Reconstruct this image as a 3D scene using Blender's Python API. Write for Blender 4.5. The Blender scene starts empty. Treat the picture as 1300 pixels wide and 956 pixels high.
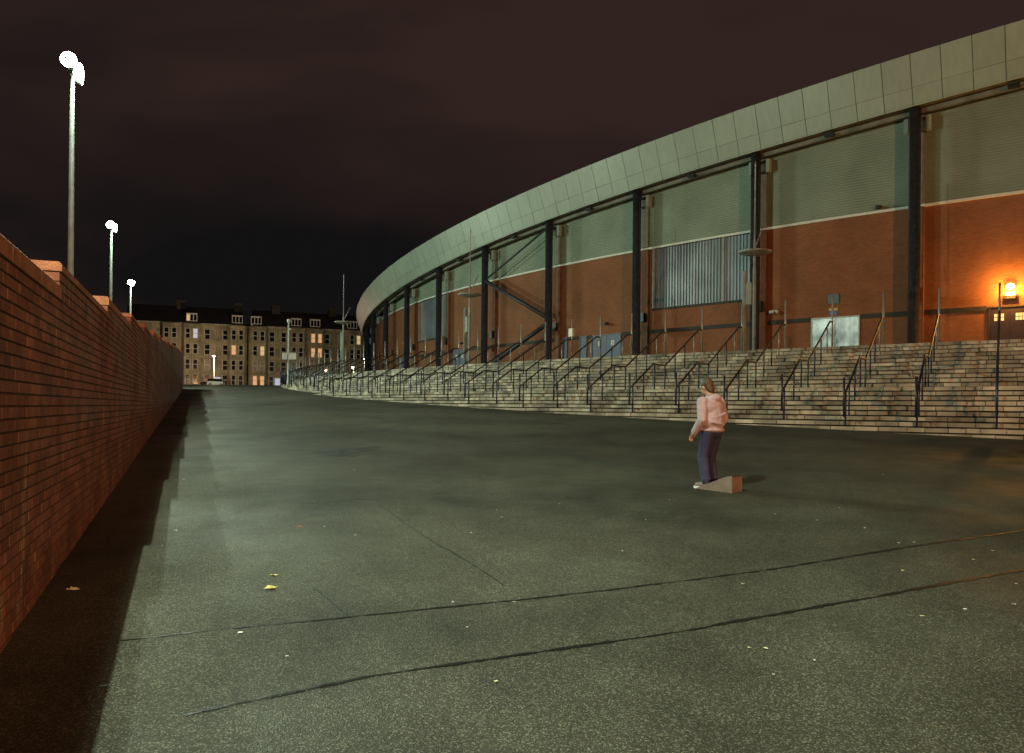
import bpy, bmesh, math, random
from mathutils import Vector, Matrix
random.seed(7)
rad, sin, cos = math.radians, math.sin, math.cos
scene = bpy.context.scene
C = scene.collection

# ------------------------------------------------------------------ camera, sky, exposure
EYE = 1.6
cam = bpy.data.cameras.new('camera')
cam.sensor_width = 36.0
cam.lens = 36.0 * 1000.0 / 1300.0
cam.shift_y = 39.8 / 1300.0
cam.clip_start = 0.05
cam.clip_end = 4000
cam_o = bpy.data.objects.new('camera', cam)
C.objects.link(cam_o)
cam_o.matrix_world = Matrix.Translation((0, 0, EYE)) @ Matrix.Rotation(rad(90), 4, 'X') @ Matrix.Rotation(0.0095, 4, 'Z')
scene.camera = cam_o

world = bpy.data.worlds.new('World')
scene.world = world
world.use_nodes = True
wn, wl = world.node_tree.nodes, world.node_tree.links
wn.clear()
w_out = wn.new('ShaderNodeOutputWorld')
w_bg = wn.new('ShaderNodeBackground')
w_tc = wn.new('ShaderNodeTexCoord')
w_map = wn.new('ShaderNodeMapping')
w_map.inputs['Scale'].default_value = (1.0, 1.0, 2.2)
w_map.inputs['Location'].default_value = (1.85, 0.6, 0.9)
w_n = wn.new('ShaderNodeTexNoise')
w_n.inputs['Scale'].default_value = 1.7
w_n.inputs['Detail'].default_value = 4.5
w_n.inputs['Roughness'].default_value = 0.52
w_n.inputs['Distortion'].default_value = 0.4
w_r = wn.new('ShaderNodeValToRGB')
w_r.color_ramp.elements[0].position = 0.34
w_r.color_ramp.elements[0].color = (0.0062, 0.0056, 0.0060, 1)
w_r.color_ramp.elements[1].position = 0.66
w_r.color_ramp.elements[1].color = (0.0300, 0.0165, 0.0142, 1)
wl.new(w_tc.outputs['Generated'], w_map.inputs['Vector'])
wl.new(w_map.outputs['Vector'], w_n.inputs['Vector'])
w_s = wn.new('ShaderNodeSeparateXYZ')
wl.new(w_tc.outputs['Generated'], w_s.inputs['Vector'])
w_e = wn.new('ShaderNodeMapRange')            # the cloud glow thins towards the dark horizon
w_e.inputs['From Min'].default_value = 0.12; w_e.inputs['From Max'].default_value = 0.42
w_e.inputs['To Min'].default_value = -0.19; w_e.inputs['To Max'].default_value = 0.10
wl.new(w_s.outputs['Z'], w_e.inputs['Value'])
w_a = wn.new('ShaderNodeMath'); w_a.operation = 'ADD'
wl.new(w_n.outputs['Fac'], w_a.inputs[0]); wl.new(w_e.outputs['Result'], w_a.inputs[1])
wl.new(w_a.outputs[0], w_r.inputs['Fac'])
wl.new(w_r.outputs['Color'], w_bg.inputs['Color'])
w_bg.inputs['Strength'].default_value = 1.0
wl.new(w_bg.outputs['Background'], w_out.inputs['Surface'])

scene.view_settings.view_transform = 'Standard'
scene.view_settings.look = 'None'
scene.view_settings.exposure = 0.0
scene.view_settings.gamma = 1.0
scene.cycles.use_denoising = True
scene.cycles.max_bounces = 6

FLOOD_W = 8800.0        # metal halide floodlights behind the brick wall
SODIUM_W = 37000.0      # sodium street lamp down the hill
FLOOD_COL = (0.78, 1.0, 0.76)
SODIUM_COL = (1.0, 0.47, 0.19)

# ------------------------------------------------------------------ helpers
def ground_z(x, y):
    if y < 76:
        return 0.046 * y
    if y < 84:
        t = (y - 76) / 8.0
        return 0.046 * 76 + 8 * (0.046 * t + (0.02 - 0.046) * t * t / 2)
    if y < 200:
        return 0.046 * 76 + 8 * 0.033 + 0.02 * (y - 84)
    return 0.046 * 76 + 8 * 0.033 + 0.02 * 116

def ray(px, py):
    dx, dy = px - 650.0, py - 517.8
    return (dx + 0.0095 * dy) / 1000.0, -(dy - 0.0095 * dx) / 1000.0

def at(px, py, Y):
    tx, ty = ray(px, py)
    return Vector((tx * Y, Y, EYE + ty * Y))

def gpt(px, py):
    tx, ty = ray(px, py)
    z = EYE / (0.046 - ty)
    return Vector((tx * z, z, 0.046 * z))

class MB:
    def __init__(s):
        s.v, s.f, s.uv, s.t = [], [], [], []
    def face(s, pts, uv=None, t=0.5):
        i = len(s.v)
        s.v.extend([tuple(p) for p in pts])
        s.f.append(tuple(range(i, i + len(pts))))
        s.uv.append(uv if uv else [(0, 0)] * len(pts))
        s.t.append(t)
    def hexa(s, p, t=0.5, skip=()):
        # p: 0-3 bottom ring, 4-7 top ring
        for k, q in enumerate(((0, 3, 2, 1), (4, 5, 6, 7), (0, 1, 5, 4), (1, 2, 6, 5), (2, 3, 7, 6), (3, 0, 4, 7))):
            if k not in skip:
                s.face([p[i] for i in q], None, t)
    def box(s, c, sx, sy, sz, rz=0.0, t=0.5):
        """box with its base centre at c"""
        c = Vector(c)
        u = Vector((cos(rz), sin(rz), 0)) * (sx / 2)
        w = Vector((-sin(rz), cos(rz), 0)) * (sy / 2)
        z = Vector((0, 0, sz))
        b = [c - u - w, c + u - w, c + u + w, c - u + w]
        s.hexa(b + [q + z for q in b], t)
    def obox(s, c, u, v, w, t=0.5):
        """centre and three half vectors"""
        c, u, v, w = Vector(c), Vector(u), Vector(v), Vector(w)
        b = [c - u - v - w, c + u - v - w, c + u + v - w, c - u + v - w]
        s.hexa(b + [q + w * 2 for q in b], t)
    def tube(s, pts, r, n=8, caps=True):
        pts = [Vector(p) for p in pts]
        rs = r if isinstance(r, (list, tuple)) else [r] * len(pts)
        rings = []
        ref = None
        for i, p in enumerate(pts):
            d = (pts[min(i + 1, len(pts) - 1)] - pts[max(i - 1, 0)]).normalized()
            if ref is None:
                ref = Vector((1, 0, 0)) if abs(d.x) < 0.8 else Vector((0, 1, 0))
            a = (ref - d * ref.dot(d)).normalized()
            ref = a
            b = d.cross(a)
            k = len(s.v)
            for j in range(n):
                th = 2 * math.pi * j / n
                s.v.append(tuple(p + (a * cos(th) + b * sin(th)) * rs[i]))
            rings.append(k)
        for i in range(len(rings) - 1):
            for j in range(n):
                s.f.append((rings[i] + j, rings[i] + (j + 1) % n, rings[i + 1] + (j + 1) % n, rings[i + 1] + j))
                s.uv.append([(0, 0)] * 4); s.t.append(0.5)
        if caps:
            s.f.append(tuple(rings[0] + j for j in reversed(range(n)))); s.uv.append([(0, 0)] * n); s.t.append(0.5)
            s.f.append(tuple(rings[-1] + j for j in range(n))); s.uv.append([(0, 0)] * n); s.t.append(0.5)
    def lathe(s, c, prof, n=16):
        c = Vector(c)
        s.tube([c + Vector((0, 0, z)) for r, z in prof], [max(r, 1e-4) for r, z in prof], n)
    def build(s, name, mat, parent=None, smooth=False):
        me = bpy.data.meshes.new(name)
        me.from_pydata(s.v, [], s.f)
        uvl = me.uv_layers.new(name='UVMap')
        k = 0
        for q in s.uv:
            for c in q:
                uvl.data[k].uv = c
                k += 1
        at_ = me.attributes.new('tint', 'FLOAT', 'FACE')
        at_.data.foreach_set('value', s.t)
        if smooth:
            me.polygons.foreach_set('use_smooth', [True] * len(me.polygons))
        me.materials.append(mat)
        me.update()
        o = bpy.data.objects.new(name, me)
        C.objects.link(o)
        if parent is not None:
            o.parent = parent
        return o

def tag(o, label=None, cat=None, group=None, kind=None):
    if label: o['label'] = label
    if cat: o['category'] = cat
    if group: o['group'] = group
    if kind: o['kind'] = kind
    return o

def thing(name, label, cat, group=None):
    # parts are built in world coordinates; the root stays at the origin until settle() moves it to the thing's base
    o = bpy.data.objects.new(name, None)
    C.objects.link(o)
    o.empty_display_size = 0.2
    return tag(o, label, cat, group)

def settle(root):
    """move the Empty to the thing's base without moving its parts"""
    kids = [c for c in C.objects if c.parent is root]
    pts = []
    for c in kids:
        if c.type == 'MESH' and c.location.length == 0:
            pts += [Vector(b) for b in c.bound_box]
    if not pts:
        return
    lo = [min(p[i] for p in pts) for i in range(3)]
    hi = [max(p[i] for p in pts) for i in range(3)]
    base = Vector(((lo[0] + hi[0]) / 2, (lo[1] + hi[1]) / 2, lo[2]))
    root.location = base
    for c in kids:
        c.matrix_parent_inverse = Matrix.Translation(-base)

def lamp(name, kind, loc, power, color, parent, size=0.2, direction=None, spot=None):
    d = bpy.data.lights.new(name, kind)
    d.energy = power
    d.color = color
    d.shadow_soft_size = size
    if spot:
        d.spot_size = rad(spot); d.spot_blend = 1.0
    o = bpy.data.objects.new(name, d)
    C.objects.link(o)
    o.location = loc
    if direction is not None:
        o.rotation_euler = Vector(direction).to_track_quat('-Z', 'Y').to_euler()
    o.parent = parent
    return o

# ------------------------------------------------------------------ materials
def new_mat(name):
    m = bpy.data.materials.new(name)
    m.use_nodes = True
    nt = m.node_tree
    return m, nt.nodes, nt.links, nt.nodes['Principled BSDF']

def mat(name, col, rough=0.6, metal=0.0, var=0.15, scale=3.0, bump=0.0, bscale=40.0, tint=0.0, spec=0.5, streak=0.0):
    """plain surface with noise in colour, optional per-piece tint, vertical dirt streaks and fine relief"""
    m, n, l, b = new_mat(name)
    b.inputs['Roughness'].default_value = rough
    b.inputs['Metallic'].default_value = metal
    b.inputs['Specular IOR Level'].default_value = spec
    tc = n.new('ShaderNodeTexCoord')
    nz = n.new('ShaderNodeTexNoise'); nz.inputs['Scale'].default_value = scale; nz.inputs['Detail'].default_value = 6
    l.new(tc.outputs['Object'], nz.inputs['Vector'])
    mr = n.new('ShaderNodeMapRange')
    mr.inputs['From Min'].default_value = 0.3; mr.inputs['From Max'].default_value = 0.7
    mr.inputs['To Min'].default_value = 1 - var; mr.inputs['To Max'].default_value = 1 + var
    l.new(nz.outputs['Fac'], mr.inputs['Value'])
    fac = mr.outputs['Result']
    if tint:
        a = n.new('ShaderNodeAttribute'); a.attribute_name = 'tint'
        oi = n.new('ShaderNodeObjectInfo')
        ad = n.new('ShaderNodeMath'); ad.operation = 'ADD'
        l.new(a.outputs['Fac'], ad.inputs[0]); l.new(oi.outputs['Random'], ad.inputs[1])
        fr = n.new('ShaderNodeMath'); fr.operation = 'FRACT'; l.new(ad.outputs[0], fr.inputs[0])
        m2 = n.new('ShaderNodeMapRange'); m2.inputs['To Min'].default_value = 1 - tint; m2.inputs['To Max'].default_value = 1 + tint
        l.new(fr.outputs[0], m2.inputs['Value'])
        mu = n.new('ShaderNodeMath'); mu.operation = 'MULTIPLY'
        l.new(fac, mu.inputs[0]); l.new(m2.outputs['Result'], mu.inputs[1])
        fac = mu.outputs[0]
    if streak:
        mp = n.new('ShaderNodeMapping'); mp.inputs['Scale'].default_value = (3.0, 3.0, 0.12)
        l.new(tc.outputs['Object'], mp.inputs['Vector'])
        ns = n.new('ShaderNodeTexNoise'); ns.inputs['Scale'].default_value = 1.5; ns.inputs['Detail'].default_value = 4
        l.new(mp.outputs['Vector'], ns.inputs['Vector'])
        m3 = n.new('ShaderNodeMapRange')
        m3.inputs['From Min'].default_value = 0.35; m3.inputs['From Max'].default_value = 0.65
        m3.inputs['To Min'].default_value = 1 - streak; m3.inputs['To Max'].default_value = 1.0
        l.new(ns.outputs['Fac'], m3.inputs['Value'])
        mu = n.new('ShaderNodeMath'); mu.operation = 'MULTIPLY'
        l.new(fac, mu.inputs[0]); l.new(m3.outputs['Result'], mu.inputs[1])
        fac = mu.outputs[0]
    mx = n.new('ShaderNodeVectorMath'); mx.operation = 'SCALE'
    mx.inputs[0].default_value = col
    l.new(fac, mx.inputs['Scale'])
    l.new(mx.outputs['Vector'], b.inputs['Base Color'])
    if bump:
        nb = n.new('ShaderNodeTexNoise'); nb.inputs['Scale'].default_value = bscale; nb.inputs['Detail'].default_value = 5
        l.new(tc.outputs['Object'], nb.inputs['Vector'])
        bp = n.new('ShaderNodeBump'); bp.inputs['Strength'].default_value = bump; bp.inputs['Distance'].default_value = 0.02
        l.new(nb.outputs['Fac'], bp.inputs['Height'])
        l.new(bp.outputs['Normal'], b.inputs['Normal'])
    return m

def emit(name, col, strength):
    m, n, l, b = new_mat(name)
    b.inputs['Base Color'].default_value = (*[c * 0.5 for c in col], 1)
    b.inputs['Emission Color'].default_value = (*col, 1)
    b.inputs['Emission Strength'].default_value = strength
    return m

def brick_mat(name, c1, c2, mortar, rough=0.85, stain=0.0, weather=0.25, use_uv=True, relief=0.6):
    m, n, l, b = new_mat(name)
    b.inputs['Roughness'].default_value = rough
    uv = n.new('ShaderNodeUVMap')
    tc = n.new('ShaderNodeTexCoord')
    br = n.new('ShaderNodeTexBrick')
    br.inputs['Scale'].default_value = 1.0
    br.inputs['Brick Width'].default_value = 0.225
    br.inputs['Row Height'].default_value = 0.0755
    br.inputs['Mortar Size'].default_value = 0.009
    br.inputs['Mortar Smooth'].default_value = 0.2
    br.inputs['Color1'].default_value = (*c1, 1)
    br.inputs['Color2'].default_value = (*c2, 1)
    br.inputs['Mortar'].default_value = (*mortar, 1)
    br.inputs['Bias'].default_value = -0.1
    l.new(uv.outputs['UV'], br.inputs['Vector'])
    nz = n.new('ShaderNodeTexNoise'); nz.inputs['Scale'].default_value = 0.6; nz.inputs['Detail'].default_value = 7
    l.new(tc.outputs['Object'], nz.inputs['Vector'])
    mr = n.new('ShaderNodeMapRange')
    mr.inputs['From Min'].default_value = 0.3; mr.inputs['From Max'].default_value = 0.7
    mr.inputs['To Min'].default_value = 1 - weather; mr.inputs['To Max'].default_value = 1 + weather * 0.6
    l.new(nz.outputs['Fac'], mr.inputs['Value'])
    mx = n.new('ShaderNodeVectorMath'); mx.operation = 'SCALE'
    l.new(br.outputs['Color'], mx.inputs[0]); l.new(mr.outputs['Result'], mx.inputs['Scale'])
    l.new(mx.outputs['Vector'], b.inputs['Base Color'])
    bp = n.new('ShaderNodeBump'); bp.inputs['Strength'].default_value = relief; bp.inputs['Distance'].default_value = 0.012
    iv = n.new('ShaderNodeMath'); iv.operation = 'SUBTRACT'; iv.inputs[0].default_value = 1.0
    l.new(br.outputs['Fac'], iv.inputs[1])
    l.new(iv.outputs[0], bp.inputs['Height'])
    l.new(bp.outputs['Normal'], b.inputs['Normal'])
    return m

def wall_brick_mat():
    """separate bricks of the boundary wall: tint per brick, lime stains that run down the face"""
    m, n, l, b = new_mat('wall_brick')
    b.inputs['Roughness'].default_value = 0.8
    tc = n.new('ShaderNodeNewGeometry')
    a = n.new('ShaderNodeAttribute'); a.attribute_name = 'tint'
    oi = n.new('ShaderNodeObjectInfo')
    ad = n.new('ShaderNodeMath'); ad.operation = 'ADD'
    l.new(a.outputs['Fac'], ad.inputs[0]); l.new(oi.outputs['Random'], ad.inputs[1])
    fr = n.new('ShaderNodeMath'); fr.operation = 'FRACT'; l.new(ad.outputs[0], fr.inputs[0])
    rp = n.new('ShaderNodeValToRGB')
    rp.color_ramp.elements[0].color = (0.205, 0.073, 0.045, 1)
    rp.color_ramp.elements[1].color = (0.315, 0.125, 0.078, 1)
    e = rp.color_ramp.elements.new(0.5); e.color = (0.26, 0.098, 0.060, 1)
    l.new(fr.outputs[0], rp.inputs['Fac'])
    nz = n.new('ShaderNodeTexNoise'); nz.inputs['Scale'].default_value = 2.2; nz.inputs['Detail'].default_value = 8
    l.new(tc.outputs['Position'], nz.inputs['Vector'])
    mr = n.new('ShaderNodeMapRange')
    mr.inputs['From Min'].default_value = 0.3; mr.inputs['From Max'].default_value = 0.7
    mr.inputs['To Min'].default_value = 0.5; mr.inputs['To Max'].default_value = 1.25
    l.new(nz.outputs['Fac'], mr.inputs['Value'])
    mx = n.new('ShaderNodeVectorMath'); mx.operation = 'SCALE'
    l.new(rp.outputs['Color'], mx.inputs[0]); l.new(mr.outputs['Result'], mx.inputs['Scale'])
    # lime runs
    mp = n.new('ShaderNodeMapping'); mp.inputs['Scale'].default_value = (5.0, 5.0, 0.9)
    l.new(tc.outputs['Position'], mp.inputs['Vector'])
    ns = n.new('ShaderNodeTexNoise'); ns.inputs['Scale'].default_value = 1.3; ns.inputs['Detail'].default_value = 5
    ns.inputs['Roughness'].default_value = 0.65
    l.new(mp.outputs['Vector'], ns.inputs['Vector'])
    ms = n.new('ShaderNodeMapRange')
    ms.inputs['From Min'].default_value = 0.55; ms.inputs['From Max'].default_value = 0.66
    ms.inputs['To Max'].default_value = 0.7
    l.new(ns.outputs['Fac'], ms.inputs['Value'])
    mix = n.new('ShaderNodeMixRGB'); mix.inputs['Color2'].default_value = (0.5, 0.4, 0.27, 1)
    ng = n.new('ShaderNodeTexNoise'); ng.inputs['Scale'].default_value = 0.9; ng.inputs['Detail'].default_value = 3
    l.new(tc.outputs['Position'], ng.inputs['Vector'])
    mg = n.new('ShaderNodeMapRange'); mg.inputs['From Min'].default_value = 0.50; mg.inputs['From Max'].default_value = 0.60
    l.new(ng.outputs['Fac'], mg.inputs['Value'])
    mm = n.new('ShaderNodeMath'); mm.operation = 'MULTIPLY'
    l.new(ms.outputs['Result'], mm.inputs[0]); l.new(mg.outputs['Result'], mm.inputs[1])
    l.new(mm.outputs[0], mix.inputs['Fac']); l.new(mx.outputs['Vector'], mix.inputs['Color1'])
    l.new(mix.outputs['Color'], b.inputs['Base Color'])
    nb = n.new('ShaderNodeTexNoise'); nb.inputs['Scale'].default_value = 90; nb.inputs['Detail'].default_value = 4
    l.new(tc.outputs['Position'], nb.inputs['Vector'])
    bp = n.new('ShaderNodeBump'); bp.inputs['Strength'].default_value = 0.5; bp.inputs['Distance'].default_value = 0.006
    l.new(nb.outputs['Fac'], bp.inputs['Height']); l.new(bp.outputs['Normal'], b.inputs['Normal'])
    return m

def asphalt_mat():
    m, n, l, b = new_mat('asphalt')
    g = n.new('ShaderNodeNewGeometry')
    # aggregate
    v = n.new('ShaderNodeTexVoronoi'); v.inputs['Scale'].default_value = 135.0
    l.new(g.outputs['Position'], v.inputs['Vector'])
    sp = n.new('ShaderNodeSeparateColor'); l.new(v.outputs['Color'], sp.inputs['Color'])
    r1 = n.new('ShaderNodeValToRGB')
    r1.color_ramp.elements[0].position = 0.0; r1.color_ramp.elements[0].color = (0.034, 0.031, 0.022, 1)
    r1.color_ramp.elements[1].position = 1.0; r1.color_ramp.elements[1].color = (0.17, 0.16, 0.12, 1)
    e = r1.color_ramp.elements.new(0.75); e.color = (0.061, 0.056, 0.041, 1)
    l.new(sp.outputs['Red'], r1.inputs['Fac'])
    # large worn and damp areas
    n1 = n.new('ShaderNodeTexNoise'); n1.inputs['Scale'].default_value = 0.22; n1.inputs['Detail'].default_value = 7; n1.inputs['Roughness'].default_value = 0.6
    l.new(g.outputs['Position'], n1.inputs['Vector'])
    m1 = n.new('ShaderNodeMapRange')
    m1.inputs['From Min'].default_value = 0.35; m1.inputs['From Max'].default_value = 0.65
    m1.inputs['To Min'].default_value = 0.55; m1.inputs['To Max'].default_value = 1.3
    n1b = n.new('ShaderNodeTexNoise'); n1b.inputs['Scale'].default_value = 1.7; n1b.inputs['Detail'].default_value = 8; n1b.inputs['Roughness'].default_value = 0.7
    l.new(g.outputs['Position'], n1b.inputs['Vector'])
    mxn = n.new('ShaderNodeMath'); mxn.operation = 'MULTIPLY_ADD'; mxn.inputs[1].default_value = 0.45; mxn.inputs[2].default_value = -0.225
    l.new(n1b.outputs['Fac'], mxn.inputs[0])
    adn = n.new('ShaderNodeMath'); adn.operation = 'ADD'
    l.new(n1.outputs['Fac'], adn.inputs[0]); l.new(mxn.outputs[0], adn.inputs[1])
    l.new(adn.outputs[0], m1.inputs['Value'])
    sc = n.new('ShaderNodeVectorMath'); sc.operation = 'SCALE'
    l.new(r1.outputs['Color'], sc.inputs[0]); l.new(m1.outputs['Result'], sc.inputs['Scale'])
    l.new(sc.outputs['Vector'], b.inputs['Base Color'])
    n2 = n.new('ShaderNodeTexNoise'); n2.inputs['Scale'].default_value = 0.6; n2.inputs['Detail'].default_value = 6
    l.new(g.outputs['Position'], n2.inputs['Vector'])
    m2 = n.new('ShaderNodeMapRange')
    m2.inputs['From Min'].default_value = 0.35; m2.inputs['From Max'].default_value = 0.65
    m2.inputs['To Min'].default_value = 0.50; m2.inputs['To Max'].default_value = 0.80
    l.new(n2.outputs['Fac'], m2.inputs['Value']); l.new(m2.outputs['Result'], b.inputs['Roughness'])
    b.inputs['Specular IOR Level'].default_value = 0.16
    nb = n.new('ShaderNodeTexNoise'); nb.inputs['Scale'].default_value = 110; nb.inputs['Detail'].default_value = 5
    l.new(g.outputs['Position'], nb.inputs['Vector'])
    bp = n.new('ShaderNodeBump'); bp.inputs['Strength'].default_value = 0.5; bp.inputs['Distance'].default_value = 0.008
    bp2 = n.new('ShaderNodeBump'); bp2.inputs['Strength'].default_value = 0.6; bp2.inputs['Distance'].default_value = 0.004
    bp2.invert = True
    l.new(nb.outputs['Fac'], bp.inputs['Height'])
    l.new(v.outputs['Distance'], bp2.inputs['Height'])
    l.new(bp.outputs['Normal'], bp2.inputs['Normal'])
    l.new(bp2.outputs['Normal'], b.inputs['Normal'])
    return m

M = {}
M['asphalt'] = asphalt_mat()
M['joint'] = mat('wet_joint', (0.010, 0.010, 0.009), 0.42, bump=0.5, bscale=12, spec=0.22)
M['oil'] = mat('oil_stain', (0.013, 0.013, 0.012), 0.6, var=0.4, scale=8, bump=0.6, bscale=60)
M['wall_brick'] = wall_brick_mat()
M['wall_mortar'] = mat('wall_mortar', (0.045, 0.032, 0.024), 0.95, var=0.25, scale=4)
M['wall_far'] = brick_mat('wall_brick_far', (0.205, 0.073, 0.045), (0.315, 0.125, 0.078), (0.07, 0.05, 0.035))
M['coping'] = mat('coping_brick', (0.40, 0.17, 0.09), 0.8, var=0.3, scale=6, bump=0.4, tint=0.15)
M['stad_brick'] = brick_mat('stadium_brick', (0.335, 0.114, 0.044), (0.265, 0.085, 0.032), (0.215, 0.12, 0.068), weather=0.2)
M['band'] = mat('dark_band', (0.035, 0.028, 0.02), 0.7, var=0.3)
M['clad'] = mat('cladding', (0.25, 0.295, 0.225), 0.6, var=0.16, scale=0.45)
M['fascia'] = mat('fascia_panel', (0.37, 0.43, 0.355), 0.42, var=0.05, scale=0.5, tint=0.05, streak=0.10)
M['backing'] = mat('dark_backing', (0.03, 0.032, 0.03), 0.8)
M['soffit'] = mat('soffit', (0.19, 0.19, 0.15), 0.7, var=0.3, scale=2)
M['trim'] = mat('white_trim', (0.75, 0.75, 0.68), 0.5, var=0.1)
M['navy'] = mat('navy_steel', (0.17, 0.18, 0.235), 0.30, metal=0.8, var=0.3, scale=5, streak=0.2, spec=0.9)
M['brace'] = mat('brace_steel', (0.03, 0.03, 0.04), 0.5, var=0.3)
M['pipe'] = mat('downpipe', (0.22, 0.22, 0.17), 0.6, var=0.2)
M['pipe_brown'] = mat('brown_casing', (0.20, 0.075, 0.035), 0.7, var=0.3)
M['ribbed'] = mat('ribbed_sheet', (0.34, 0.38, 0.42), 0.4, metal=0.35, var=0.3, scale=0.5, streak=0.3)
M['door_blue'] = mat('blue_grey_door', (0.12, 0.15, 0.24), 0.5, var=0.15, streak=0.2)
M['door_dark'] = mat('dark_purple_door', (0.035, 0.02, 0.03), 0.5, var=0.2)
M['steel'] = mat('scuffed_steel', (0.36, 0.37, 0.39), 0.36, metal=0.55, var=0.6, scale=1.6, streak=0.25, bump=0.15, bscale=3)
M['paper'] = mat('paper', (0.75, 0.75, 0.70), 0.8, var=0.1)
M['sign_dark'] = mat('sign_dark', (0.02, 0.022, 0.03), 0.4)
M['sign_yellow'] = mat('sign_yellow', (0.7, 0.45, 0.12), 0.5)
M['sign_blue'] = mat('sign_blue', (0.10, 0.16, 0.36), 0.5)
M['stone'] = mat('step_stone', (0.38, 0.33, 0.255), 0.9, var=0.5, scale=1.1, tint=0.36, bump=0.5, bscale=25)
M['step_core'] = mat('step_joint', (0.022, 0.02, 0.017), 0.95, var=0.3)
M['paving'] = mat('concourse_paving', (0.22, 0.20, 0.165), 0.85, var=0.25)
M['rail'] = mat('rail_black', (0.018, 0.017, 0.024), 0.35, var=0.3, spec=0.6)
M['post'] = mat('rail_post_blue', (0.022, 0.023, 0.060), 0.4, var=0.3)
M['galv'] = mat('galvanised', (0.34, 0.34, 0.31), 0.4, metal=0.2, var=0.25, streak=0.2)
M['lamp_pole'] = mat('lamp_pole_grey', (0.50, 0.54, 0.50), 0.5, var=0.2, streak=0.2)
M['black'] = mat('black_plastic', (0.015, 0.015, 0.016), 0.45)
M['white'] = mat('white_plastic', (0.7, 0.7, 0.66), 0.45)
M['sandstone'] = mat('sandstone', (0.33, 0.31, 0.19), 0.9, var=0.4, scale=0.5, bump=0.3, bscale=6, streak=0.3)
M['sandstone2'] = mat('sandstone_red', (0.30, 0.265, 0.165), 0.9, var=0.4, scale=0.5, bump=0.3, bscale=6, streak=0.3)
M['dressing'] = mat('stone_dressing', (0.36, 0.33, 0.24), 0.85, var=0.3, scale=1.5)
M['soot'] = mat('sooty_stone', (0.05, 0.045, 0.038), 0.9, var=0.3)
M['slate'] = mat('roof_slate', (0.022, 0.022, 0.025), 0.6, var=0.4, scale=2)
M['wframe'] = mat('window_frame', (0.62, 0.62, 0.55), 0.5)
M['glass'] = mat('window_glass', (0.012, 0.013, 0.014), 0.08, spec=0.8)
M['blind'] = mat('window_blind', (0.22, 0.21, 0.17), 0.5)
M['flood_glass'] = emit('flood_glass', (0.9, 1.0, 0.92), 60)
M['sodium_glass'] = emit('sodium_glass', (1.0, 0.52, 0.12), 30)
M['pink_glass'] = emit('street_lamp_glass', (1.0, 0.72, 0.55), 60)
M['white_glass'] = emit('white_lamp_glass', (1.0, 0.95, 0.85), 60)
M['lit_warm'] = emit('window_warm', (1.0, 0.55, 0.26), 0.55)
M['lit_yellow'] = emit('window_yellow', (1.0, 0.72, 0.34), 0.5)
M['lit_white'] = emit('window_white', (0.75, 0.82, 1.0), 0.45)
M['lit_pane'] = emit('door_pane', (1.0, 0.70, 0.28), 0.9)

# ------------------------------------------------------------------ ground
def build_ground():
    xs = [-1500, -400, -150] + list(range(-100, 101, 5)) + [150, 400, 1500]
    ys = [-600, -200, -100, -60, -40, -20] + [i * 2.0 for i in range(-5, 60)] + [125, 135, 150, 175, 200, 250, 400, 1000, 2500]
    v, f = [], []
    for y in ys:
        for x in xs:
            v.append((x, y, ground_z(x, y)))
    w = len(xs)
    for j in range(len(ys) - 1):
        for i in range(w - 1):
            f.append((j * w + i, j * w + i + 1, (j + 1) * w + i + 1, (j + 1) * w + i))
    me = bpy.data.meshes.new('ground')
    me.from_pydata(v, [], f)
    me.materials.append(M['asphalt'])
    me.polygons.foreach_set('use_smooth', [True] * len(f))
    o = bpy.data.objects.new('ground', me)
    C.objects.link(o)
    o['kind'] = 'structure'
    return o
ground = build_ground()

def strip(name, pix, w0, w1, mat_, jit=0.4, n=60, lift=0.004, parent=None):
    """an irregular band lying on the asphalt through the given points"""
    pts = [gpt(*p) for p in pix]
    dense = []
    for i in range(len(pts) - 1):
        k = max(2, int((pts[i + 1] - pts[i]).length / 0.06))
        for j in range(k):
            dense.append(pts[i].lerp(pts[i + 1], j / k))
    dense.append(pts[-1])
    mb = MB()
    L, Rr = [], []
    wob = 0.0
    for i, p in enumerate(dense):
        d = (dense[min(i + 1, len(dense) - 1)] - dense[max(i - 1, 0)])
        d.z = 0; d.normalize()
        nn = Vector((-d.y, d.x, 0))
        wob = wob * 0.9 + random.uniform(-1, 1) * 0.004
        tt = i / max(1, len(dense) - 1)
        w = (w0 + (w1 - w0) * tt) * (1 + jit * random.uniform(-1, 1))
        a, b = p + nn * (w / 2 + wob), p - nn * (w / 2 - wob)
        L.append(Vector((a.x, a.y, ground_z(a.x, a.y) + lift))); Rr.append(Vector((b.x, b.y, ground_z(b.x, b.y) + lift)))
    for i in range(len(dense) - 1):
        mb.face([Rr[i], Rr[i + 1], L[i + 1], L[i]])
    return mb.build(name, mat_, parent)

strip('joint', [(118, 818), (250, 802), (420, 786), (600, 768), (800, 746), (985, 722), (1165, 693), (1310, 672)], 0.014, 0.030, M['joint'], jit=0.75, parent=ground)
strip('joint', [(235, 909), (330, 888), (470, 859), (660, 831), (880, 799), (1060, 766), (1190, 743), (1310, 722)], 0.018, 0.040, M['joint'], jit=0.75, parent=ground)
strip('joint', [(300, 640), (380, 640), (470, 633)], 0.010, 0.016, M['oil'], jit=0.9, parent=ground)
strip('joint', [(468, 632), (520, 668), (552, 690), (600, 716), (640, 744)], 0.006, 0.012, M['oil'], jit=0.9, parent=ground)
strip('joint', [(372, 730), (420, 762), (446, 784)], 0.004, 0.008, M['oil'], jit=0.9, parent=ground)
strip('joint', [(362, 570), (364, 563), (374, 558), (388, 556)], 0.05, 0.03, M['oil'], jit=0.5, parent=ground)
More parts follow.
